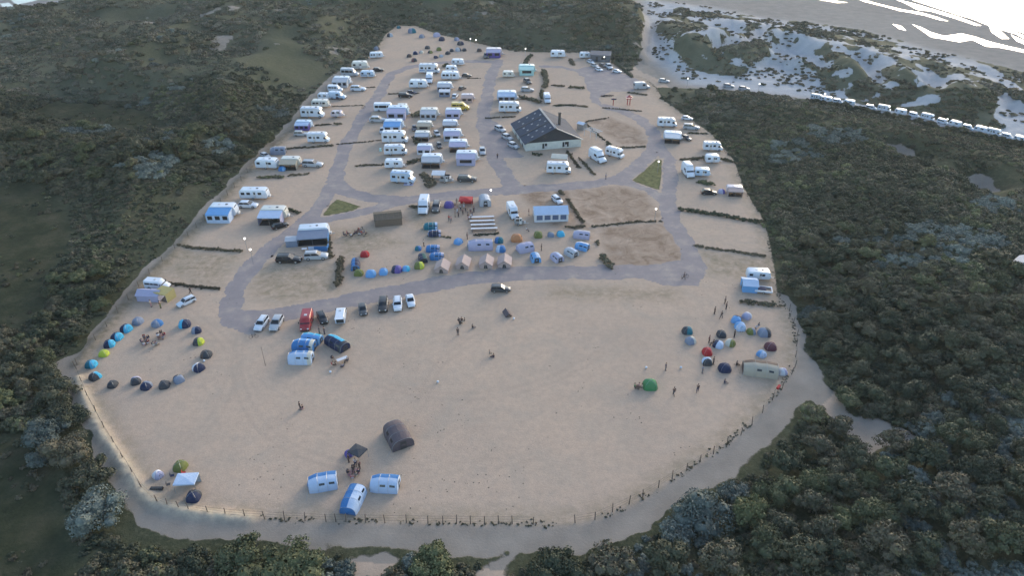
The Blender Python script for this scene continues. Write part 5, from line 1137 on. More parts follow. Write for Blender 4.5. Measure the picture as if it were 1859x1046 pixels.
# ---------------------------------------------------------------- buildings
SLATE = surf_mat('slate_roof', [(0.3, (0.038, 0.050, 0.075)), (0.5, (0.052, 0.066, 0.095)), (0.7, (0.07, 0.08, 0.11))], 1.5, 0.8, 0.2, 0.4)
SLATED = surf_mat('dark_slate', [(0.3, (0.030, 0.034, 0.042)), (0.7, (0.05, 0.055, 0.065))], 1.5, 0.6, 0.4, 0.3)
RENDERW = surf_mat('white_render', [(0.3, (0.42, 0.45, 0.42)), (0.5, (0.55, 0.57, 0.53)), (0.7, (0.60, 0.62, 0.58))], 0.6, 0.85, 0.3, 0.2)
FLATG = surf_mat('grey_roofing', [(0.3, (0.10, 0.11, 0.13)), (0.7, (0.14, 0.15, 0.17))], 0.8, 0.8, 0.3, 0.2)
ZINC = mat('pale_zinc', (.42, .42, .42), .5, .2)
def washhouse(k):
    Lx, Ly, E, H = 17.6, 18.6, 2.4, 6.5; m = Lx * .52
    [k.part('wall', MB().use(RENDERW).box(*q_)) for q_ in ((0, Lx, 0, .25, 0, E), (0, Lx, Ly - .25, Ly, 0, E), (0, .25, .25, Ly - .25, 0, E), (Lx - .25, Lx, .25, Ly - .25, 0, E))]
    g = MB().use(SLATED).add([(0, .1, E), (Lx, .1, E), (m, .1, H - .1), (0, .3, E), (Lx, .3, E), (m, .3, H - .1)], [(0, 1, 2), (5, 4, 3)]); k.part('gable', g)
    g = MB().use(SLATED).add([(0, Ly - .3, E), (Lx, Ly - .3, E), (m, Ly - .3, H - .1), (0, Ly - .1, E), (Lx, Ly - .1, E), (m, Ly - .1, H - .1)], [(2, 1, 0), (3, 4, 5)]); k.part('gable', g)
    r = MB().use(SLATE)
    def sl(x, up=0.0, side=0):  # roof height
        return (E + (H - E) * (x / m)) if x <= m else (H - (H - E) * ((x - m) / (Lx - m)))
    def plane(x0, x1, y0, y1, t=.14, lift=0.0, mb=r):
        a, b_ = sl(x0) + lift, sl(x1) + lift; mb.add([(x0, y0, a), (x1, y0, b_), (x1, y1, b_), (x0, y1, a), (x0, y0, a + t), (x1, y0, b_ + t), (x1, y1, b_ + t), (x0, y1, a + t)], [(0, 3, 2, 1), (4, 5, 6, 7), (0, 1, 5, 4), (1, 2, 6, 5), (2, 3, 7, 6), (3, 0, 4, 7)])
    for a, b_ in ((-.35, 6.05), (6.15, 12.25), (12.35, Ly + .35)): plane(-.5, m, a, b_); plane(m, Lx + .5, a, b_)
    ri = k.part('roof', r)
    for yy in (6.1, 12.3):
        v = MB().use(SLATED); plane(-.55, m - .05, yy - .26, yy + .26, .10, .17, v); k.part('valley', v, False, ri)
    rc = MB().use(ZINC); rc.box(m - .28, m - .08, -.4, Ly + .4, H + .16, H + .30).box(m + .12, m + .32, -.4, Ly + .4, H + .10, H + .26); k.part('ridge_cap', rc, False, ri)
    vb = MB().use(ZINC); plane(m + .3, Lx + .5, -.55, -.33, .16, .04, vb); k.part('verge_board', vb, False, ri); vb = MB().use(ZINC); plane(m + .3, Lx + .5, -.20, .02, .12, .145, vb); k.part('verge_board', vb, False, ri)
    vb = MB().use(SLATED); plane(-.5, m - .3, -.5, -.36, .14, .02, vb); k.part('verge_board', vb, False, ri)
    for j, yy in enumerate((1.6, 4.2, 7.6, 10.3, 13.8, 16.6)):
        for xx in (2.2, 5.4, 7.8) if j % 2 == 0 else (1.6, 4.2, 6.8):
            v = MB().use(ZINC); plane(xx, xx + .55, yy, yy + .42, .09, .16, v); k.part('skylight', v, False, ri)
    k.part('vent_pipe', MB().use(ZINC).tube((m + .4, 1.2, 5.9), (m + .4, 1.2, 7.3), .12, .12, 8))
    for x0, x1 in ((5.2, 6.7), (11.6, 13.6)):
        i = k.part('window', MB().use(GLASS).box(x0, x1, -.02, .02, .35, 1.95)); k.part('frame', MB().use(PLATE).box(x0 + .6, x0 + .75, -.035, -.021, .35, 1.95).box(x0 + .9, x0 + 1.4, -.05, -.036, .4, 1.1), False, i)
    for y0 in (3.4, 8.0, 12.5): k.part('door', MB().use(DARKP).box(-.03, .02, y0, y0 + 1.3, 0, 2.1))
    k.part('gutter', MB().use(ZINC).tube((-.6, -.3, E - .25), (-.6, Ly + .3, E - .25), .09, .09, 6))
    k.part('chimney', MB().use(MATS['dark_plastic']).box(12.1, 12.75, 6.6, 7.2, 4.0, 8.7).box(12.0, 12.85, 6.5, 7.3, 8.7, 8.9))
spawn('wash_house', 'wash_house', washhouse, (4.2, 204.1, 0), math.atan2(3.9, 17.2), 'wash house with a huge dark slate gable roof and white walls', 'building')
spawn('pergola', 'pergola', lambda k: ([k.part('beam', MB().use(PLATE).box(0, 5.5, y, y + .12, 2.2, 2.35)) for y in (0, 1.2, 2.4)], [k.part('post', MB().use(PLATE).box(x, x + .12, 0, .12, 0, 2.2)) for x in (0, 2.7, 5.3)], [k.part('lath', MB().use(PLATE).box(x, x + .08, -.2, 2.8, 2.36, 2.44)) for x in (.4, 1.4, 2.4, 3.4, 4.4, 5.2)]),
      at(1060, 246), R(-50), 'pale slatted pergola at the right corner of the wash house', 'pergola')
spawn('shed', 'whiteshed', ridge_kit(PN['white'], PN['greyv'], 2.4, 2.2, 2.4, 2.0), at(1056, 234), R(-40), 'small white roofed shed behind the right wall of the wash house', 'shed')
spawn('service_building', 'flat', lambda k: (k.part('wall', MB().use(FLATG).box(-4.2, 4.2, -3.5, 3.5, 0, 2.6)), k.part('roof', MB().use(FLATG).box(-4.5, 4.5, -3.8, 3.8, 2.603, 2.85)), k.part('door', MB().use(DARKP).box(-2, -1, -3.53, -3.49, 0, 2.1)), k.part('window', MB().use(GLASS).box(.4, 2.2, -3.53, -3.49, 1.0, 1.9))),
      at(1090, 108), R(-8), 'low grey flat roofed building at the plaza', 'building')
spawn('wooden_hut', 'hut', lambda k: (ridge_kit(surf_mat('plank_roof', [(0.3, (0.085, 0.07, 0.055)), (0.5, (0.11, 0.092, 0.07)), (0.7, (0.15, 0.125, 0.10))], 2.5, 0.85), WOOD, 6.6, 4.6, 2.5, 1.9)(k), [k.part('batten', MB().use(WOOD).add([(x, -2.48, 1.87), (x + .1, -2.48, 1.87), (x + .1, 0, 2.55), (x, 0, 2.55)], [(0, 1, 2, 3)])) for x in (-2.6, -1.3, 0, 1.3, 2.6)]),
      at(705, 403), R(12), 'brown wooden hut with a low plank roof near the second grass triangle', 'hut')
spawn('marquee', 'marquee', ridge_kit(CL['ice'], CL['white'], 8.4, 4.8, 3.3, 2.1, .12, windows=4, wm=mat('marquee_window', (.10, .14, .24), .25)), at(999, 395), R(4), 'white party marquee with four dark blue windows', 'marquee')
spawn('glasshouse', 'glh', ridge_kit(CL['palegrey'], CL['palegrey'], 6, 5, 4.2, 2.4), (at(1848, 520) + Vector((0, 0, 3.0))), R(40), 'pale pointed roof showing above the thicket at the right picture edge', 'hut')
spawn('playground_tower', 'play', lambda k: ([k.part('post', MB().use(PN['red']).tube((x, y, 0), (x, y, 2.6), .09)) for x, y in ((0, 0), (.9, 0), (0, 1), (.9, 1))], k.part('platform', MB().use(PN['red']).box(-.6, 1.5, -.3, 1.3, 2.3, 2.5)), k.part('roof', MB().use(PN['red']).add([(-.7, -.4, 2.9), (1.6, -.4, 2.9), (1.6, 1.4, 2.9), (-.7, 1.4, 2.9), (.45, .5, 3.6)], [(0, 1, 4), (1, 2, 4), (2, 3, 4), (3, 0, 4)]))), at(1139, 191), 0, 'red climbing frame with a roof, right one in the playground', 'climbing frame')
spawn('playground_swing', 'play2', lambda k: (k.part('post', MB().use(PN['red']).tube((0, 0, 0), (0, 0, 2.6), .16)), k.part('arm', MB().use(PN['red']).box(-.1, .1, -.9, .9, 2.3, 2.55)), k.part('panel', MB().use(CL['navy']).box(-.9, .9, -.95, -.9, 2.3, 2.8))), at(1113, 191), 0, 'single red play post with a crossbar, left in the playground', 'play equipment')
# trestle tables
for i, (x0, x1, y, n) in enumerate([(851, 897, 395, 'farthest'), (853, 898, 402, 'second farthest'), (855, 899, 409, 'second nearest'), (855, 903, 416, 'nearest')]):
    L = wid(x0, x1, y)
    def tb(k, L=L):
        k.part('table_top', MB().use(CL['white']).box(-L / 2, L / 2, -.35, .35, .72, .76)); 
        for s in (-1, 1): k.part('bench', MB().use(WOOD).box(-L / 2, L / 2, s * .75 - .13, s * .75 + .13, .42, .47).box(-L / 2 + .4, -L / 2 + .5, s * .75 - .1, s * .75 + .1, 0, .42).box(L / 2 - .5, L / 2 - .4, s * .75 - .1, s * .75 + .1, 0, .42))
        for x in (-L / 2 + .4, 0, L / 2 - .5): k.part('leg', MB().use(STEEL).box(x, x + .08, -.3, .3, 0, .715))
    spawn('trestle_table', ('table', i), tb, at((x0 + x1) / 2, y + 3), R(4), 'long white trestle table with benches, %s of the four' % n, 'table', 'trestle tables')

# ---------------------------------------------------------------- tents
def tent(kind, px, py, wpx, ca, cb, yaw, label, group=None, cc=None, **kw):
    zz = .45 if kind in ('dome',) else .8; p = G(px, py, zz); w = wid(px - wpx / 2, px + wpx / 2, py + 4); loc = Vector((p.x, p.y, 0))
    if kind == 'dome': s = max(.62, w / 2.0); spawn('dome_tent', ('dome', ca, cb), dome_kit(CL[ca], CL[cb]), loc, R(yaw), label, 'tent', group, scale=(s, s, s * .95))
    elif kind == 'tunnel':
        L = kw.get('L', 5.0); spawn('tunnel_tent', ('tun', ca, cb, cc, L, kw.get('W', 3.0), kw.get('H', 2.0)), tunnel_kit(CL[ca], CL[cb], CL[cc] if cc else None, L, kw.get('W', 3.0), kw.get('H', 2.0)), loc, R(yaw), label, 'tent', group)
    elif kind == 'ridge': spawn('frame_tent', ('rdg', ca, cb, kw.get('L', 3.2), kw.get('W', 3)), ridge_kit(CL[ca], CL[cb], kw.get('L', 3.2), kw.get('W', 3), kw.get('H', 2.1), kw.get('E', 1.2)), loc, R(yaw), label, 'tent', group)
ring = 'pop-up tents pitched in a ring at the left'
for (x, y, w, a, b_, ya, lb) in [
 (165, 661, 21, 'teal', 'cyan', 0, 'teal tent with a cyan door, leftmost of the ring'), (172, 683, 21, 'charcoal', 'cyan', 60, 'charcoal tent with a cyan flap, just below the leftmost of the ring'),
 (204, 697, 19, 'charcoal', 'charcoal', 90, 'plain charcoal tent at the lower left of the ring'), (246, 691, 20, 'charcoal', 'lilac', 110, 'charcoal tent with a pale patch beside the navy one in the ring'),
 (265, 700, 21, 'navy', 'slate', 80, 'navy tent at the lowest point of the ring'), (298, 698, 21, 'charcoal', 'charcoal', 100, 'charcoal tent with a dark open door at the bottom of the ring'),
 (324, 688, 21, 'slate', 'charcoal', 130, 'blue grey closed tent at the lower right of the ring'), (360, 667, 22, 'navy', 'white', 150, 'navy tent with a white stripe at the right of the ring'),
 (374, 643, 21, 'charcoal', 'brown', 180, 'dark grey tent with pointed top, rightmost of the ring'), (360, 620, 20, 'charcoal', 'lime', 0, 'black tent with a lime green door in the ring'),
 (356, 599, 18, 'navy', 'slate', 200, 'dark navy tent with a pale opening in the upper right of the ring'), (335, 588, 22, 'navy', 'cyan', 190, 'bright blue and dark tent at the top right of the ring'),
 (285, 587, 20, 'royal', 'slate', 250, 'blue tent alone at the top of the ring'), (250, 583, 20, 'slate', 'slate', 260, 'blue grey tent with a dark doorway at the top left of the ring'),
 (229, 596, 21, 'navy', 'cyan', -20, 'navy and cyan tent, upper one of three alike in the ring'), (212, 611, 21, 'navy', 'cyan', -10, 'navy and cyan tent, middle one of three alike in the ring'),
 (198, 624, 20, 'navy', 'cyan', 10, 'navy and cyan tent, lower one of three alike in the ring'), (188, 641, 18, 'lime', 'lime', 0, 'yellow green tent at the left side of the ring')]:
    tent('dome', x, y, w, a, b_, ya, lb, ring)
fam = 'large family tents on the sand'
tent('tunnel', 546, 649, 40, 'royal', 'ice', 0, 'blue tunnel tent with pale side, lowest of the blue group by the red van', fam, cc='cream', L=4.2, W=2.5)
tent('tunnel', 552, 628, 40, 'sky', 'royal', -5, 'blue tunnel tent with a cream arched porch below the red van', fam, cc='cream', L=4.0, W=2.7, H=2.1)
tent('tunnel', 566, 613, 40, 'cyan', 'sky', -15, 'bright cyan flat tent right behind the blue tunnel tents', fam, L=3.8, W=2.0, H=1.6)
tent('tunnel', 611, 622, 44, 'cyan', 'navy', -38, 'cyan and navy tunnel tent pitched slantwise right of the blue group', fam, cc='charcoal', L=4.8, W=2.4, H=1.8)
tent('tunnel', 586, 874, 44, 'royal', 'ice', 14, 'blue and pale tunnel tent, left one of three near the front fence', fam, L=4.0, W=2.8, H=1.9)
tent('tunnel', 699, 877, 46, 'royal', 'ice', -3, 'blue and pale tunnel tent, right one of three near the front fence', fam, L=4.0, W=2.7, H=1.9)
tent('tunnel', 640, 907, 38, 'royal', 'ice', 80, 'blue tunnel tent with white side, lower middle one near the front fence', fam, L=4.2, W=2.7, H=1.9)
tent('tunnel', 722, 790, 50, 'mud', 'mud', -62, 'big dark brown tunnel tent alone on the open sand', fam, L=5.0, W=3.6, H=2.2)
spawn('gazebo', 'gz_dark', gazebo_kit(CL['charcoal'], 2.3, 2.0, 1.9, 1.7), at(651, 832), R(-30), 'dark square gazebo beside the seated group near the front', 'gazebo')
tent('dome', 634, 822, 18, 'purple', 'lilac', 30, 'small purple beach tent next to the dark square gazebo', None)
tent('dome', 327, 846, 26, 'olive', 'olive', 80, 'olive green dome tent near the front left corner', None)
tent('dome', 286, 861, 20, 'white', 'lilac', -30, 'white lilac tent nearest the front left fence', None)
spawn('gazebo', 'gz_blue', gazebo_kit(CL['ice'], 3.0, 2.2, 2.1, 1.9, CL['palegrey']), at(343, 886), R(4), 'pale blue gazebo between the olive dome and a dark dome', 'gazebo')
tent('dome', 351, 901, 28, 'navy', 'charcoal', 90, 'dark navy dome tent in front of the pale blue gazebo', None)
rg_ = 'tents in the cluster at the lower right'
for (x, y, w, a, b_, ya, lb) in [
 (1248, 600, 20, 'teal', 'charcoal', 180, 'dark teal dome at the left of the lower right cluster'), (1254, 618, 20, 'slate', 'cream', 20, 'beige and grey dome below the dark teal one'),
 (1310, 606, 19, 'charcoal', 'charcoal', 90, 'round charcoal dome above a pale blue tent'), (1304, 625, 20, 'ice', 'navy', 150, 'pale blue tent with dark door between the round charcoal dome and the red one'),
 (1326, 622, 19, 'cream', 'olive', -40, 'cream and olive dome right of the pale blue tent'), (1284, 638, 20, 'red', 'red', 90, 'red dome in the lower right cluster'),
 (1284, 656, 20, 'ice', 'charcoal', -90, 'white blue tent with a black base under the red dome'), (1316, 668, 24, 'navy', 'navy', 180, 'navy dome lowest in the lower right cluster'),
 (1337, 580, 20, 'sky', 'navy', 60, 'blue round tent with a dark ring near the top of the cluster'), (1356, 573, 18, 'lilac', 'white', 40, 'white lilac round tent topmost of the cluster'),
 (1344, 593, 22, 'sky', 'ice', -90, 'bright sky blue flat tent under the blue round one'), (1364, 601, 17, 'olive', 'slate', 0, 'grey green dome right of the bright sky blue tent'),
 (1388, 604, 24, 'slate', 'charcoal', 0, 'flat grey oval tent at the right of the cluster'), (1399, 629, 22, 'maroon', 'maroon', 180, 'maroon tent nearest the right fence'), (1383, 642, 18, 'sky', 'ice', -60, 'bright blue beach tent above the beige tunnel tent')]:
    tent('dome', x, y, w, a, b_, ya, lb, rg_)
tent('tunnel', 1380, 669, 60, 'brown', 'beige', -12, 'long beige tunnel tent with a brown roof by the right fence', fam, L=5.8, W=3.4, H=2.0)
tent('dome', 1180, 699, 28, 'green', 'green', 0, 'green dome tent alone at the right of the open sand', None)
tent('dome', 1421, 674, 18, 'white', 'lilac', 0, 'small white tent at the corner of the right fence', None)
single('towel', MB().use(CL['red']).box(-.5, .5, -.2, .2, .9, 1.3), at(1411, 712), 'red towel hanging on the fence at the right corner', 'towel', rz=R(50))
mid = 'tents in the middle field'
for (kind, x, y, w, a, b_, ya, lb, kw) in [
 ('tunnel', 645, 478, 20, 'navy', 'royal', -80, 'navy tunnel tent standing lengthwise at the left of the middle field', dict(L=3.8, W=2.0, H=1.5)), ('dome', 662, 461, 17, 'red', 'red', 0, 'red dome beside the navy tunnel tent', {}),
 ('dome', 651, 495, 18, 'olive', 'olive', 0, 'olive dome at the lower left of the middle field', {}), ('dome', 673, 497, 20, 'sky', 'sky', 0, 'blue dome, first of a pair next to the olive one', {}),
 ('dome', 696, 493, 18, 'sky', 'royal', 90, 'blue dome, second of a pair next to the olive one', {}), ('dome', 720, 489, 20, 'purple', 'navy', 180, 'dark blue violet dome touching a bright blue one', {}),
 ('dome', 737, 487, 15, 'sky', 'cyan', 0, 'bright blue dome touching the blue violet one', {}), ('dome', 761, 482, 19, 'olive', 'lime', 0, 'olive dome at the right of the curved tent line', {}),
 ('tunnel', 767, 467, 16, 'dgreen', 'navy', -75, 'green and navy tunnel tent above the right olive dome', dict(L=2.8, W=1.9, H=1.4)), ('dome', 759, 450, 13, 'teal', 'royal', 0, 'dark teal dome at the top left of the blue tent block', {}),
 ('tunnel', 786, 450, 22, 'royal', 'royal', 0, 'royal blue tent with lilac end, upper one of two in the block', dict(L=3.0, W=1.9, H=1.5, cc='lilac')), ('tunnel', 793, 464, 22, 'royal', 'royal', 0, 'royal blue tent with lilac end, lower one of two in the block', dict(L=3.0, W=1.9, H=1.5, cc='lilac')),
 ('tunnel', 782, 409, 24, 'teal', 'teal', 5, 'teal tent under the white van, upper one of a pair', dict(L=3.2, W=2.0, H=1.5, cc='ice')), ('tunnel', 789, 422, 22, 'royal', 'navy', 5, 'blue tent below the teal one under the white van', dict(L=2.9, W=1.8, H=1.4, cc='lilac')),
 ('dome', 832, 438, 17, 'sky', 'royal', 60, 'small bright blue dome in the centre of the middle field', {}), ('tunnel', 872, 444, 40, 'slate', 'lilac', 5, 'big grey lilac tunnel tent in the middle field', dict(L=5.6, W=3.2, H=2.1)),
 ('dome', 906, 436, 17, 'teal', 'royal', 180, 'teal and blue dome right of the grey lilac tunnel tent', {}), ('dome', 909, 452, 19, 'royal', 'ice', 180, 'blue and pale dome below the teal and blue one', {}),
 ('dome', 938, 433, 22, 'orange', 'orange', 0, 'orange tent between the blue tents and the marquee', {}), ('tunnel', 953, 449, 30, 'lilac', 'lilac', 25, 'lilac tunnel tent with a dark round entrance below the orange one', dict(L=3.6, W=2.6, H=1.9)),
 ('tunnel', 972, 466, 20, 'ice', 'sky', -80, 'white blue tunnel tent, leftmost of the curved four', dict(L=2.8, W=2.2, H=1.6)), ('tunnel', 1011, 466, 22, 'ice', 'lilac', -60, 'white and lilac tunnel tent, second of the curved four', dict(L=2.8, W=2.2, H=1.6)),
 ('tunnel', 1037, 457, 24, 'ice', 'palegrey', -50, 'white blue tunnel tent, third of the curved four', dict(L=2.9, W=2.2, H=1.6)), ('tunnel', 1057, 446, 24, 'white', 'sky', -28, 'white blue tunnel tent, last of the curved four', dict(L=3.0, W=2.1, H=1.6)),
 ('tunnel', 1056, 425, 30, 'palegrey', 'lilac', -10, 'lilac grey tunnel tent above the curved four', dict(L=3.8, W=2.2, H=1.7)), ('dome', 977, 426, 18, 'olive', 'olive', 90, 'olive green tent directly below the marquee', {}),
 ('dome', 1000, 425, 14, 'slate', 'olive', 90, 'grey olive tent between the olive green and cyan ones', {}), ('dome', 1018, 424, 16, 'cyan', 'teal', 100, 'cyan and teal tent right of the grey olive one', {})]:
    tent(kind, x, y, w, a, b_, ya, lb, mid, **kw)
for i, (x, y, ya) in enumerate([(803, 483, 85), (841, 476, 84), (883, 475, 86), (916, 474, 88)]):
    tent('ridge', x, y, 24, 'rose', 'rose', ya, 'rose beige canvas frame tent, %s from the left in the row above the bottom road' % ORD[i], 'rose beige frame tents', L=3.4, W=2.9, H=1.9, E=.9)
# crowd shelters
tent('dome', 815, 372, 19, 'purple', 'purple', 0, 'violet round tent at the left of the crowd', None)
spawn('gazebo', 'gz_red', gazebo_kit(CL['red'], 3.4, 2.8, 2.5, 2.1, CL['red']), at(846, 374), R(-4), 'red gazebo in the middle of the crowd', 'gazebo')
# tiny tents at the far sandy corner
FT = [(708, 64, 11, 'palegrey', 'charcoal', 'pale tent with a dark door at the far top corner'), (684, 88, 11, 'charcoal', 'slate', 'dark tent above the lone white caravan'), (724, 49, 8, 'teal', 'charcoal', 'greenish tent at the very top of the camp'), (748, 57, 15, 'teal', 'slate', 'wide blue green tent at the far end'),
      (766, 66, 11, 'slate', 'charcoal', 'grey green tent right of the wide blue green one'), (793, 64, 13, 'lilac', 'lilac', 'lilac tent in front of the far bushes'), (802, 71, 12, 'charcoal', 'navy', 'dark tent next to the far lilac tent'), (829, 71, 10, 'lilac', 'slate', 'small lilac tent above a black one'),
      (836, 79, 12, 'navy', 'charcoal', 'black tent with a white flap at the far right group'), (743, 101, 10, 'brown', 'charcoal', 'dark brown tent at the left of the far tent arc'), (752, 109, 11, 'charcoal', 'maroon', 'dark tent lowest of the far tent arc'), (754, 96, 10, 'lilac', 'navy', 'lilac and navy tent in the far tent arc'),
      (776, 86, 10, 'charcoal', 'charcoal', 'charcoal tent at the top of the far tent arc'), (781, 94, 9, 'charcoal', 'olive', 'dark olive tent under the charcoal one of the arc'), (791, 103, 8, 'navy', 'charcoal', 'small black tent alone in the middle of the arc'), (797, 89, 11, 'olive', 'slate', 'flat olive tent between two dark groups of the arc'),
      (813, 96, 10, 'charcoal', 'brown', 'brown grey tent at the right half of the arc'), (820, 91, 9, 'slate', 'charcoal', 'dark slate tent above the brown grey one'), (832, 90, 11, 'palegrey', 'charcoal', 'pale grey and dark tent in the right half of the arc'), (843, 90, 9, 'charcoal', 'dgreen', 'dark green tent at the right end of the arc'),
      (870, 91, 10, 'brown', 'charcoal', 'brown tent standing apart right of the arc'), (801, 101, 8, 'palegrey', 'olive', 'faded grey tent beside the small black one'), (765, 94, 8, 'cream', 'slate', 'pale low tent between the lilac and charcoal ones')]
for (x, y, w, a, b_, lb) in FT: tent('dome', x, y, w, a, b_, random.uniform(0, 360), lb, 'small tents in the far sandy corner')
tent('dome', 512, 306, 14, 'royal', 'sky', 0, 'small royal blue tent at the corner of the bright white caravan', None)
tent('dome', 1310, 347, 13, 'lilac', 'purple', 0, 'small lilac beach shelter left of the pinkish awning', None)
tent('ridge', 921, 565, 14, 'mud', 'brown', -70, 'small brown ridge tent alone below the dark grey car', None, L=1.9, W=1.1, H=.9, E=.3)

# ---------------------------------------------------------------- people
pn = 0
def person(px, py, pose, shirt, trs, yaw, label, group=None, hair=0):
    zc = {'stand': .85, 'walk': .85, 'sit': .6, 'ground': .4}[pose]; p = G(px, py, zc)
    spawn('person', ('p', pose, shirt, trs, hair), person_kit(pose, CL[shirt], CL[trs], HAIRS[hair]), (p.x, p.y, 0), R(yaw), label, 'person', group)
def chair(px, py, yaw, label, group, c='navy'):
    p = G(px, py, .4)
    def b(k):
        k.part('seat', MB().use(CL[c]).box(-.22, .24, -.24, .24, .40, .44)); k.part('backrest', MB().use(CL[c]).box(-.28, -.23, -.24, .24, .44, .95))
        for sx in (-.22, .2):
            for sy in (-.22, .22): k.part('leg', MB().use(STEEL).tube((sx, sy, 0), (sx, sy, .40), .015, None, 4))
    spawn('camp_chair', ('ch', c), b, (p.x, p.y, 0), R(yaw), label, 'chair', group)
for (x, y, ps, sh, tr, ya, lb, gr, hr) in [
 (544, 737, 'stand', 'black', 'charcoal', 40, 'person in black, left one of the pair standing on the open sand at the left', 'pair on the open sand', 0),
 (549, 739, 'ground', 'black', 'pink', 200, 'person crouching beside the one in black on the open sand', 'pair on the open sand', 1),
 (831, 602, 'stand', 'black', 'charcoal', 90, 'person in black standing alone below the seated pair of the open field', None, 0),
 (833, 582, 'sit', 'charcoal', 'black', -60, 'seated person in dark clothes, leftmost of three in the upper field', 'people sitting in the upper field', 0),
 (838, 581, 'sit', 'brown', 'grey', 240, 'seated person in brown, middle one of three in the upper field', 'people sitting in the upper field', 1),
 (843, 582, 'sit', 'black', 'beige', 180, 'seated person in black and beige, rightmost of three in the upper field', 'people sitting in the upper field', 0),
 (858, 593, 'ground', 'black', 'grey', 30, 'person in black crouching right of the seated three', None, 0),
 (889, 641, 'sit', 'grey', 'beige', 0, 'person in grey sitting on the sand in the centre of the field', 'pair in the centre of the field', 2),
 (896, 646, 'ground', 'black', 'navy', 160, 'person in black bending down in the centre of the field', 'pair in the centre of the field', 0),
 (1153, 701, 'sit', 'green', 'charcoal', 0, 'person in green sitting outside the green dome tent', 'group outside the green dome tent', 0),
 (1160, 700, 'sit', 'pink', 'black', 180, 'person in pink sitting outside the green dome tent', 'group outside the green dome tent', 1),
 (1165, 702, 'sit', 'beige', 'charcoal', 180, 'person in beige sitting close to the wall of the green dome tent', 'group outside the green dome tent', 0),
 (1224, 711, 'walk', 'black', 'charcoal', 110, 'person in black walking right of the green dome tent', None, 0),
 (1267, 705, 'walk', 'black', 'navy', 70, 'person in black walking below the lower right tent cluster', None, 0),
 (1316, 693, 'ground', 'navy', 'grey', 0, 'person in navy crouching below the navy dome tent', None, 1),
 (1209, 666, 'stand', 'navy', 'grey', 0, 'person in navy standing between the white ball and the cluster', None, 2),
 (1298, 564, 'stand', 'black', 'black', 0, 'person all in black above the right tent cluster', 'people above the right cluster', 0),
 (1310, 572, 'walk', 'black', 'charcoal', 45, 'person in black striding towards the blue round tent', 'people above the right cluster', 0),
 (1319, 555, 'stand', 'brown', 'black', 0, 'person in a brown top highest above the right cluster', 'people above the right cluster', 1),
 (1317, 545, 'stand', 'grey', 'black', 180, 'person in a grey top standing behind the one in brown', 'people above the right cluster', 0),
 (1334, 606, 'stand', 'black', 'black', 0, 'person in black standing right of the round charcoal dome', None, 0),
 (1288, 616, 'stand', 'maroon', 'black', 0, 'person in maroon at the left side of the pale blue tent', 'people by the pale blue tent', 1),
 (1295, 622, 'sit', 'black', 'charcoal', 180, 'seated person in black beside the pale blue tent', 'people by the pale blue tent', 0),
 (1276, 671, 'stand', 'slate', 'grey', 0, 'person in slate blue under the white blue tent', None, 0),
 (1338, 660, 'ground', 'black', 'brown', 0, 'person in black crouching left of the long beige tunnel tent', None, 0),
 (1296, 655, 'stand', 'black', 'black', 0, 'person standing behind the white blue tent with a black base', None, 0),
 (1377, 591, 'sit', 'grey', 'white', 200, 'person in grey sitting behind the flat grey oval tent', None, 0),
 (1242, 501, 'walk', 'navy', 'black', 0, 'person in navy crossing the right end of the bottom road', None, 0),
 (983, 449, 'stand', 'black', 'black', 0, 'person in black among the tents below the marquee', None, 0),
 (903, 283, 'walk', 'black', 'navy', -80, 'person walking on the centre road below the wash house', None, 0),
 (960, 385, 'stand', 'maroon', 'beige', 0, 'person in maroon between the white van and the marquee', None, 1),
 (273, 551, 'stand', 'cream', 'pink', 0, 'person in pale clothes in front of the lilac folding camper', None, 1),
 (290, 553, 'stand', 'brown', 'olive', 0, 'person in brown beside the straw yellow awning', None, 0),
 (345, 527, 'walk', 'black', 'black', 0, 'person in black behind the slanting white car', None, 0),
 (1100, 320, 'stand', 'slate', 'navy', 0, 'person in slate blue on the middle road near the right triangle', None, 0),
 (815, 396, 'walk', 'red', 'charcoal', -100, 'person in red walking away from the crowd, farther one', 'pair walking below the crowd', 1),
 (819, 398, 'walk', 'pink', 'grey', -100, 'person in pink walking away from the crowd, nearer one', 'pair walking below the crowd', 0),
 (848, 428, 'stand', 'black', 'black', 0, 'person in black right behind the small bright blue dome', None, 0),
 (769, 441, 'stand', 'cream', 'black', 0, 'person in cream above the dark teal dome', None, 1),
 (956, 416, 'sit', 'white', 'grey', 0, 'person in white sitting below the grey box trailer', None, 2),
 (579, 599, 'stand', 'charcoal', 'grey', 0, 'person in charcoal at the open rear of the red van', 'pair behind the red van', 0),
 (588, 600, 'stand', 'black', 'navy', 0, 'person in black between the red van and the cyan tent', 'pair behind the red van', 0),
 (561, 645, 'sit', 'cream', 'beige', 0, 'person in cream sitting in the porch of the blue tunnel tent', None, 1),
 (632, 832, 'stand', 'black', 'black', 0, 'person in black at the left of the seated group near the front', None, 0)]:
    person(x, y, ps, sh, tr, ya, lb, gr, hr)
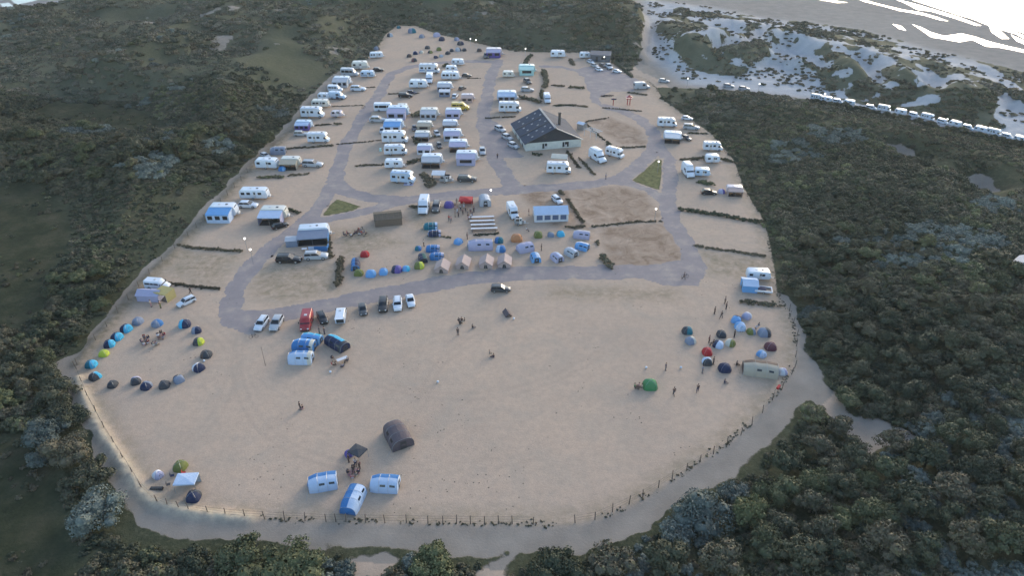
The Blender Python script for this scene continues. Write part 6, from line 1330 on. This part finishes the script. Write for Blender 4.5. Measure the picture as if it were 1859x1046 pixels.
def circle(cx, cy, pts, group, where, seed):
    rr = random.Random(seed); cols = ['black', 'pink', 'grey', 'navy', 'white', 'maroon', 'brown', 'beige', 'slate', 'charcoal']; ctr = G(cx, cy)
    cn = {'black': 'black', 'pink': 'pink', 'grey': 'grey', 'navy': 'navy', 'white': 'white', 'maroon': 'maroon', 'brown': 'brown', 'beige': 'beige', 'slate': 'slate blue', 'charcoal': 'charcoal'}
    for i, (x, y, ps) in enumerate(pts):
        p = G(x, y); a = math.degrees(math.atan2(ctr.y - p.y, ctr.x - p.x)); c = cols[(i + seed) % len(cols)]; t = cols[(i * 3 + seed + 1) % len(cols)]
        person(x, y, ps, c, t, a, '%s person in %s, %s of the %s' % ({'sit': 'seated', 'stand': 'standing', 'walk': 'walking', 'ground': 'crouching'}[ps], cn[c], ORD[i], where), group, i % 3)
        if ps == 'sit': chair(x, y, a, 'chair under the %s sitter of the %s' % (ORD[i], where), 'folding chairs of the %s' % where, ['navy', 'red', 'charcoal'][i % 3])
circle(264, 617, [(258, 620, 'sit'), (262, 613, 'sit'), (268, 614, 'sit'), (261, 625, 'sit'), (268, 621, 'sit')], 'people seated in the tent ring', 'left circle inside the tent ring', 1)
circle(290, 616, [(287, 610, 'sit'), (297, 609, 'sit'), (292, 605, 'sit'), (279, 625, 'sit'), (284, 624, 'sit')], 'people seated right in the tent ring', 'right circle inside the tent ring', 4)
circle(642, 422, [(625, 425, 'sit'), (631, 423, 'sit'), (637, 427, 'sit'), (644, 423, 'sit'), (650, 418, 'sit'), (656, 416, 'sit'), (660, 421, 'sit'), (654, 423, 'sit'), (664, 425, 'sit')], 'people seated left of the wooden hut', 'row seated left of the wooden hut', 2)
circle(641, 858, [(633, 858, 'sit'), (640, 866, 'sit'), (646, 862, 'sit'), (650, 856, 'sit'), (645, 840, 'stand'), (652, 844, 'stand'), (641, 851, 'sit')], 'people seated near the front fence', 'group below the dark square gazebo', 0)
single('blanket', MB().use(CL['pink']).box(-.9, .9, -.6, .6, .01, .04), at(642, 858), 'pinkish blanket in the middle of the group near the front', 'blanket', rz=.3)
circle(846, 392, [(826, 374, 'stand'), (830, 380, 'stand'), (826, 388, 'stand'), (832, 388, 'stand'), (836, 377, 'stand'), (840, 384, 'stand'), (845, 380, 'stand'), (849, 385, 'stand'), (854, 382, 'stand'), (857, 388, 'stand'), (850, 393, 'stand'), (842, 372, 'stand'), (829, 366, 'stand'), (860, 380, 'stand'), (855, 393, 'stand')], 'people standing in the crowd', 'crowd round the red gazebo', 0)
circle(612, 655, [(604, 651, 'sit'), (605, 661, 'sit'), (622, 664, 'sit'), (630, 654, 'sit')], 'people at the table by the blue tents', 'table by the blue tents', 6)
spawn('camp_table', 'ctable', lambda k: (k.part('table_top', MB().use(CL['white']).box(-1.0, 1.0, -.38, .38, .70, .74)), [k.part('leg', MB().use(STEEL).box(x, x + .05, y, y + .05, 0, .695)) for x in (-.9, .85) for y in (-.32, .27)]), at(622, 657), R(35), 'white folding table by the blue tents', 'table')
spawn('camp_table', 'ctable2', lambda k: (k.part('table_top', MB().use(CL['white']).box(-.6, .6, -.35, .35, .66, .70)), [k.part('leg', MB().use(STEEL).box(x, x + .05, y, y + .05, 0, .655)) for x in (-.5, .45) for y in (-.28, .23)]), at(553, 456), R(8), 'small white table in front of the big blue grey awning', 'table')
# lamps, balls, bins
LAMPG = mat('lamp_globe', (.9, .9, .88), .3)
_b = LAMPG.node_tree.nodes['Principled BSDF']; _b.inputs['Emission Color'].default_value = (1, .97, .9, 1); _b.inputs['Emission Strength'].default_value = 2.2
def lampk(k):
    k.part('pole', MB().use(STEEL).tube((0, 0, 0), (0, 0, 3.4), .06, .045, 8)); k.part('lamp_globe', MB().use(LAMPG).ball((0, 0, 3.6), .23, 12), True); k.part('cap', MB().use(DARKP).tube((0, 0, 3.86), (0, 0, 3.93), .16, .05, 8))
for (x, y, lb) in [(1379, 152, 'lit globe lamp on the sandy road above the thicket, leftmost of the road lamps'), (1498, 170, 'lit globe lamp above the first vehicles on the approach road'), (1615, 193, 'lit globe lamp above the seventh vehicle on the approach road'), (1720, 216, 'lit globe lamp above the tenth vehicle on the approach road'),
                   (1249, 142, 'globe lamp beyond the entrance barrier'), (1097, 103, 'globe lamp in front of the grey flat building'), (854, 70, 'globe lamp at the far edge, left one of two'), (864, 72, 'globe lamp at the far edge, right one of two'), (891, 345, 'globe lamp at the end of the centre road'), (1196, 293, 'globe lamp at the tip of the right grass triangle'),
                   (1191, 379, 'globe lamp beside the reddish bare pitch'), (444, 433, 'globe lamp on the pitch below the light blue awning'), (454, 453, 'globe lamp at the end of the low hedge by the left road'), (954, 88, 'globe lamp by the hedge at the far edge')]:
    p = G(x, y, 3.6); z = float(ground_z(p.x, p.y)[0]); spawn('street_lamp', 'lamp', lampk, (p.x, p.y, z), 0, lb, 'lamp', 'globe lamps')
def ballk(k): k.part('ball', MB().use(PN['white']).ball((0, 0, .22), .22, 14), True)
for (x, y, lb) in [(795, 695, 'white ball on the open sand in the middle of the field'), (1173, 669, 'white ball above the green dome tent'), (1236, 669, 'white ball left of the lower right cluster'), (600, 677, 'white ball below the table by the blue tents'), (933, 580, 'white ball right of the small brown ridge tent'), (371, 657, 'white ball beside the navy and white tent of the ring')]:
    o = single('ball', MB().use(PN['white']).ball((0, 0, .22), .22, 14), at(x, y), lb, 'ball', 'white balls on the sand', smooth=True)
single('barrel', MB().use(CL['mint']).tube((0, 0, 0), (0, 0, .9), .42, .36, 10), at(691, 274), 'mint green barrel left of the white motorhomes', 'barrel')
single('flag_pole', MB().use(WOOD).tube((0, 0, 0), (0, 0, 4.2), .05, .03, 6), at(482, 664), 'bare pale pole left of the blue tents', 'pole')
single('litter_pile', MB().use(DARKP).box(-.9, .9, -.25, .25, 0, .4, .1), at(285, 889), 'black bag lying by the fence below the white lilac tent', 'bag')
for (x, y, c, lb) in [(313, 864, 'navy', 'navy chair left of the olive dome'), (334, 859, 'red', 'red chair between the olive dome and the blue gazebo'), (306, 880, 'charcoal', 'charcoal chair left of the blue gazebo'), (565, 651, 'beige', 'beige chair in the porch of the lowest blue tent')]: chair(x, y, 20, lb, 'loose folding chairs', c)
def bike(k):
    for x in (-.52, .52):
        t = MB().use(RUBBER)
        for i in range(14):
            a, c = 2 * math.pi * i / 14, 2 * math.pi * (i + 1) / 14; t.tube((x + .33 * math.cos(a), 0, .34 + .33 * math.sin(a)), (x + .33 * math.cos(c), 0, .34 + .33 * math.sin(c)), .03, None, 4)
        k.part('wheel', t)
    k.part('frame', MB().use(DARKP).tube((-.52, 0, .34), (-.1, 0, .32), .025).tube((-.1, 0, .32), (-.22, 0, .85), .025).tube((-.18, 0, .75), (.38, 0, .80), .025).tube((-.1, 0, .32), (.38, 0, .78), .025).tube((.36, 0, .9), (.52, 0, .34), .025))
    k.part('saddle', MB().use(DARKP).box(-.36, -.1, -.07, .07, .85, .92, .02)); k.part('handlebar', MB().use(DARKP).tube((.34, -.28, .98), (.34, .28, .98), .02).tube((.35, 0, .88), (.34, 0, .98), .02))
for (x, y, ya, lb) in [(1027, 314, 40, 'bicycle leaning near the front of the white motorhome with bicycles, left one'), (1034, 316, 60, 'bicycle near the front of the white motorhome with bicycles, right one'), (461, 614, 20, 'dark bicycle lying left of the car row by the road'), (1243, 504, 10, 'bicycle on the right end of the bottom road'), (660, 196, 30, 'bicycle on the left loop road')]:
    spawn('bicycle', 'bike', bike, at(x, y), R(ya), lb, 'bicycle', 'bicycles')

# ---------------------------------------------------------------- hedges, fences, tufts
hrng = np.random.default_rng(5)
def hedge(line, w, h, m, label, name='hedge', gaps=0.06):
    P = [G(*p) for p in line]; V = []; Q = []; off = 0
    for a, b_ in zip(P, P[1:]):
        L = (b_ - a).length; n = max(2, int(L / .38))
        for i in range(n):
            c = a.lerp(b_, (i + .5) / n); s = w * hrng.uniform(.45, .85)
            if hrng.uniform() < gaps: continue
            v, q_ = crown_arrays(hrng, s, h * hrng.uniform(.5, 1.15), 2, 90, .11, z0=0.0)
            v = v + np.array([c.x + hrng.uniform(-.2, .2), c.y + hrng.uniform(-.2, .2), -.1]); V.append(v); Q.append(q_ + off); off += len(v)
    if not V: return
    V = np.concatenate(V); Q = np.concatenate(Q); o = P[0].copy(); V = V - np.array([o.x, o.y, 0]); V[:, 2] = np.maximum(V[:, 2], .003)
    single(name, npmesh(name, V, Q, [m]), (o.x, o.y, 0), label, name, 'hedge strips between the pitches')
for (ln, w, h, m, lb) in [
 ([(320, 446), (370, 452), (440, 457)], 1.0, .7, LEAFB, 'dry brown hedge strip from the left track to the left road'), ([(300, 514), (345, 520), (400, 525)], .9, .5, LEAFB, 'thin dry hedge above the white camper van at the lower left'),
 ([(470, 324), (500, 322), (515, 322)], 1.3, 1.0, LEAF, 'dark green hedge below the bright white caravan'), ([(525, 319), (560, 316)], 1.0, .7, LEAFB, 'brown hedge below the beige awning'),
 ([(503, 273), (535, 269), (563, 268), (605, 264)], 1.0, .7, LEAF, 'low dark hedge under the coachbuilt motorhome'), ([(610, 262), (660, 258), (695, 254)], .6, .4, LEAFB, 'faint dry strip across the left loop road verge'),
 ([(572, 228), (600, 226)], .8, .6, LEAFB, 'short brown hedge right of the violet blue awning'), ([(606, 226), (618, 226)], 1.3, 1.0, LEAF, 'dark rounded hedge clump under the pinkish folding caravan'), ([(603, 193), (660, 191)], .6, .4, LEAFB, 'thin dry hedge between the cream caravan and the loop road'),
 ([(664, 159), (680, 158)], .7, .5, LEAFB, 'short dry strip right of the white car on the sand'), ([(705, 171), (724, 170)], .9, .7, LEAF, 'dark hedge left of the black van like car'), ([(748, 170), (762, 169)], .9, .7, LEAF, 'dark hedge right of the black van like car'),
 ([(645, 302), (655, 301), (677, 300), (702, 299)], .9, .6, LEAFB, 'broken brown hedge left of the first column'), ([(741, 298), (755, 292), (768, 290)], 2.2, 1.3, LEAF, 'dark olive bush strip between the first and second columns'), ([(749, 212), (760, 206), (768, 207)], 2.4, 1.4, LEAF, 'dark bush strip right of the violet blue awning of the first column'),
 ([(752, 250), (758, 262)], 1.6, 1.0, LEAF, 'dark bush beside the third caravan of the second column'), ([(769, 318), (780, 330), (783, 340)], 2.2, 1.0, LEAFB, 'brown bush at the lower end of the second column'), ([(783, 249), (797, 248)], 1.2, .8, LEAF, 'dark bush right of the third caravan of the second column'), ([(805, 122), (812, 118)], 1.6, 1.5, LEAF, 'green bush left of the short white caravan'),
 ([(848, 142), (872, 142)], .6, .4, LEAFB, 'thin dry strip right of the third column top'), ([(1005, 192), (1030, 191), (1045, 192)], 1.1, .8, LEAF, 'dark brown hedge behind the wash house'), ([(1048, 192), (1067, 194)], 1.0, .7, LEAFB, 'grey brown hedge continuing behind the wash house'),
 ([(1003, 155), (1025, 157)], 1.2, .9, LEAFB, 'brown bank hedge below the far white caravan'), ([(1031, 159), (1045, 159), (1062, 161)], 1.3, 1.0, LEAF, 'dark hedge near the plaza, above the brown hedge'), ([(987, 130), (992, 150), (988, 160)], 2.0, 1.6, LEAF, 'tall narrow dark hedge running down right of the mint awning'),
 ([(984, 165), (983, 180)], 1.5, 1.2, LEAFG, 'green bush above the white van behind the wash house'), ([(945, 178), (965, 182), (980, 187)], 2.0, 1.4, LEAF, 'dark hedge at the back corner of the wash house'), ([(965, 100), (957, 108), (953, 118)], 1.8, 1.2, LEAF, 'dark hedge strip above the mint caravan'), ([(1035, 108), (1040, 118)], 1.6, .9, LEAFB, 'brown hedge corner right of the far white caravan'),
 ([(1236, 290), (1250, 290)], 1.3, .8, LEAFB, 'brown hedge clump at the right loop road'), ([(1253, 290), (1268, 288), (1282, 290)], 1.6, 1.3, LEAF, 'dark hedge left of the short white caravan'), ([(1308, 290), (1330, 294)], 1.2, .9, LEAF, 'dark hedge right of the short white caravan'),
 ([(1266, 331), (1280, 333), (1295, 336)], 1.7, 1.1, LEAFG, 'olive green hedge under the pale blue caravan on the right'), ([(1250, 242), (1285, 243)], .9, .7, LEAF, 'thin dark hedge under the silver car near the thicket'), ([(1233, 381), (1270, 386), (1300, 391), (1340, 398), (1385, 406)], 1.5, 1.1, LEAF, 'long dark hedge across the right edge pitches'),
 ([(1262, 446), (1290, 451), (1330, 457), (1390, 466)], 1.0, .6, LEAFB, 'long low brown hedge under the long dark one'), ([(1340, 548), (1370, 551), (1415, 556)], 1.3, .9, LEAF, 'dark hedge under the pale blue square tent'), ([(1014, 348), (1022, 354)], 1.2, .8, LEAFB, 'brown clump behind the slanting white car at the marquee'),
 ([(1030, 362), (1045, 385), (1058, 405)], 1.0, .6, LEAFB, 'brown bank hedge slanting right of the marquee'), ([(1075, 412), (1110, 408), (1160, 403), (1200, 402)], .8, .5, LEAFB, 'low hedge between the two reddish pitches'), ([(1084, 438), (1086, 445)], 1.0, .9, LEAFB, 'small brown bush left of the lower reddish pitch'), ([(1094, 466), (1100, 478), (1108, 486)], 1.8, 1.3, LEAF, 'dark brown bush at the corner of the lower reddish pitch'),
 ([(1026, 413), (1040, 414), (1060, 411)], 1.1, .7, LEAFB, 'brown stubble between the marquee and the lilac grey tent'), ([(620, 470), (616, 490), (616, 505), (613, 520)], 1.5, 1.3, LEAFB, 'dry bush strip left of the navy tunnel tent'), ([(595, 425), (598, 450), (602, 470)], 1.0, .8, LEAFB, 'brown verge right of the big blue grey awning'),
 ([(500, 400), (520, 380), (545, 388)], 1.2, .8, LEAF, 'dark scrub beside the white porch awning'), ([(1030, 275), (1040, 290), (1052, 305)], 1.0, .7, LEAFB, 'brown bank slanting below the wash house'), ([(1052, 288), (1065, 302), (1080, 318)], .9, .6, LEAFB, 'second brown bank slanting towards the middle road'), ([(968, 282), (984, 281)], 1.5, 1.1, LEAF, 'dark bush in front of the wash house wall'),
 ([(1062, 222), (1085, 245), (1108, 262)], .7, .5, LEAFB, 'thin brown fence hedge around the pitch right of the wash house'), ([(1063, 221), (1085, 217), (1105, 214)], .7, .5, LEAFB, 'thin brown hedge at the top of the pitch right of the wash house'), ([(1110, 268), (1145, 268), (1172, 266)], .9, .6, LEAFB, 'brown hedge at the lower side of the pitch right of the wash house'),
 ([(1100, 260), (1108, 265)], 1.5, 1.1, LEAF, 'dark bush behind the slanting white motorhome'), ([(1092, 175), (1115, 174)], .8, .8, DARKP, 'dark low bar along the top of the playground'), ([(1093, 196), (1120, 198), (1165, 202)], .6, .6, LEAFB, 'dry hedge along the lower side of the playground'), ([(1140, 168), (1175, 173)], 1.0, .8, LEAF, 'dark barrier hedge under the silver grey camper van'),
 ([(1112, 112), (1130, 125), (1148, 140)], 1.5, 1.0, LEAF, 'dark hedge along the pale bank of the plaza'), ([(775, 428), (795, 430), (820, 432)], .7, .4, LEAFG, 'thin green strip between the tents in the middle field'), ([(860, 428), (905, 424)], .8, .5, LEAFG, 'green strip above the big grey lilac tent'), ([(745, 375), (760, 378)], 1.2, .8, LEAFB, 'brown stubble left of the white van by the crowd'),
 ([(880, 215), (900, 214), (935, 212)], .7, .6, LEAFB, 'low hedge with a pale wall left of the wash house'), ([(1000, 505), (1030, 508)], .01, .01, LEAFB, '')]:
    if not lb: continue
    hedge(ln, w, h, m, lb)
FPOST = MB().use(WOOD).tube((0, 0, -.2), (0, 0, 1.75), .075, .06, 6).mesh('post')
WIRE = mat('fence_wire', (.12, .12, .12), .5, .6)
def fence(pts, label, wires=3):
    P = [at(*p) for p in pts]; root = bpy.data.objects.new('wire_fence', None); COL.link(root); root.location = P[0]; tag(root, label, 'fence')
    wr = MB().use(WIRE)
    for p in P:
        o = bpy.data.objects.new('post', FPOST); COL.link(o); o.parent = root; o.location = p - P[0]; o.rotation_euler = (random.uniform(-.07, .07), random.uniform(-.07, .07), random.uniform(0, 3)); o.scale = (1, 1, random.uniform(.88, 1.05))
    for a, b_ in zip(P, P[1:]):
        for k in range(wires): h = .5 + .5 * k; wr.tube(a - P[0] + Vector((0, 0, h)), b_ - P[0] + Vector((0, 0, h)), .012, None, 3)
    o = bpy.data.objects.new('wire', wr.mesh('wire')); COL.link(o); o.parent = root
fence([(288, 916), (305, 922), (326, 926), (344, 929), (378, 934), (410, 938), (445, 941), (481, 943), (517, 945), (554, 946), (592, 948), (610, 948), (628, 948), (664, 949), (699, 950), (738, 950), (777, 951), (804, 951), (829, 951), (854, 952), (880, 952), (905, 952), (930, 952), (968, 953)], 'wire fence on thin wooden posts along the front edge of the sand')
fence([(1044, 950), (1080, 944), (1112, 930), (1142, 916), (1167, 903), (1195, 886), (1220, 871), (1246, 855), (1270, 840), (1295, 825), (1320, 807), (1345, 791), (1365, 772), (1384, 750), (1402, 727), (1420, 706), (1437, 680)], 'post and wire fence curving from the front gap up to the right corner')
def subdiv(poly, step):
    out = []
    for a, b_ in zip(poly, poly[1:]):
        A, B_ = G(*a), G(*b_); n = max(1, int((B_ - A).length / step))
        for i in range(n):
            u = (i) / n; out.append((a[0] + (b_[0] - a[0]) * u, a[1] + (b_[1] - a[1]) * u))
    return out + [poly[-1]]
fence(subdiv([(1443, 668), (1447, 610), (1433, 565), (1414, 540)], 3.0), 'rough fence against the thicket at the right edge')
fence(subdiv([(286, 915), (258, 888), (225, 835), (190, 780), (160, 722), (139, 670)], 3.5), 'fence along the sandy bank at the lower left')
fence(subdiv([(141, 664), (175, 620), (215, 570), (272, 500), (342, 430), (402, 370), (462, 300)], 4.5), 'fence between the left track and the camp')
# edge tufts, debris
def tufts(name, pts, smin, smax, variants=LOW, seed=3):
    rg = np.random.default_rng(seed); x = np.array([p[0] for p in pts]); y = np.array([p[1] for p in pts])
    instancer(name, np.stack([x, y, np.full(len(x), -.03)], 1), rg.uniform(smin, smax, len(x)), rg.uniform(0, 6.28, len(x)), rg.choice(len(variants), len(x), p=[.4, .45, .15]), variants)
pts = []; rg = random.Random(4)
for a, b_ in zip(CAMP, CAMP[1:] + CAMP[:1]):
    A, B_ = G(*a), G(*b_); L = (B_ - A).length; side = (B_ - A).normalized(); nrm = Vector((-side.y, side.x, 0))
    for i in range(int(L * 3.6)):
        p = A.lerp(B_, rg.random()) + nrm * rg.gauss(0, .3)
        if vnoise(np.array([p.x]), np.array([p.y]), .35, 6)[0] > .46: pts.append((p.x, p.y))
tufts('edge_grass', pts, .08, .24, [HEATH[1], HEATH[0], LOW[0]])
pts = []
for _ in range(1600):
    u, v = rg.uniform(120, 1450), rg.uniform(430, 940); p = G(u, v)
    if sdf(np.array([p.x]), np.array([p.y]), CAMP)[0] > -1: continue
    n = fbm(np.array([p.x]), np.array([p.y]), .08, 90, 3)[0]
    if n > .60 or (514 < v < 548 and u > 940 and rg.random() < .35): pts.append((p.x, p.y))
tufts('sand_weeds', pts, .04, .12, [HEATH[1], HEATH[0], HEATH[2]], seed=8)
print('things labelled', len(LABELS), 'dups', [l for l, n in LABELS.items() if n > 1 and n < 20])
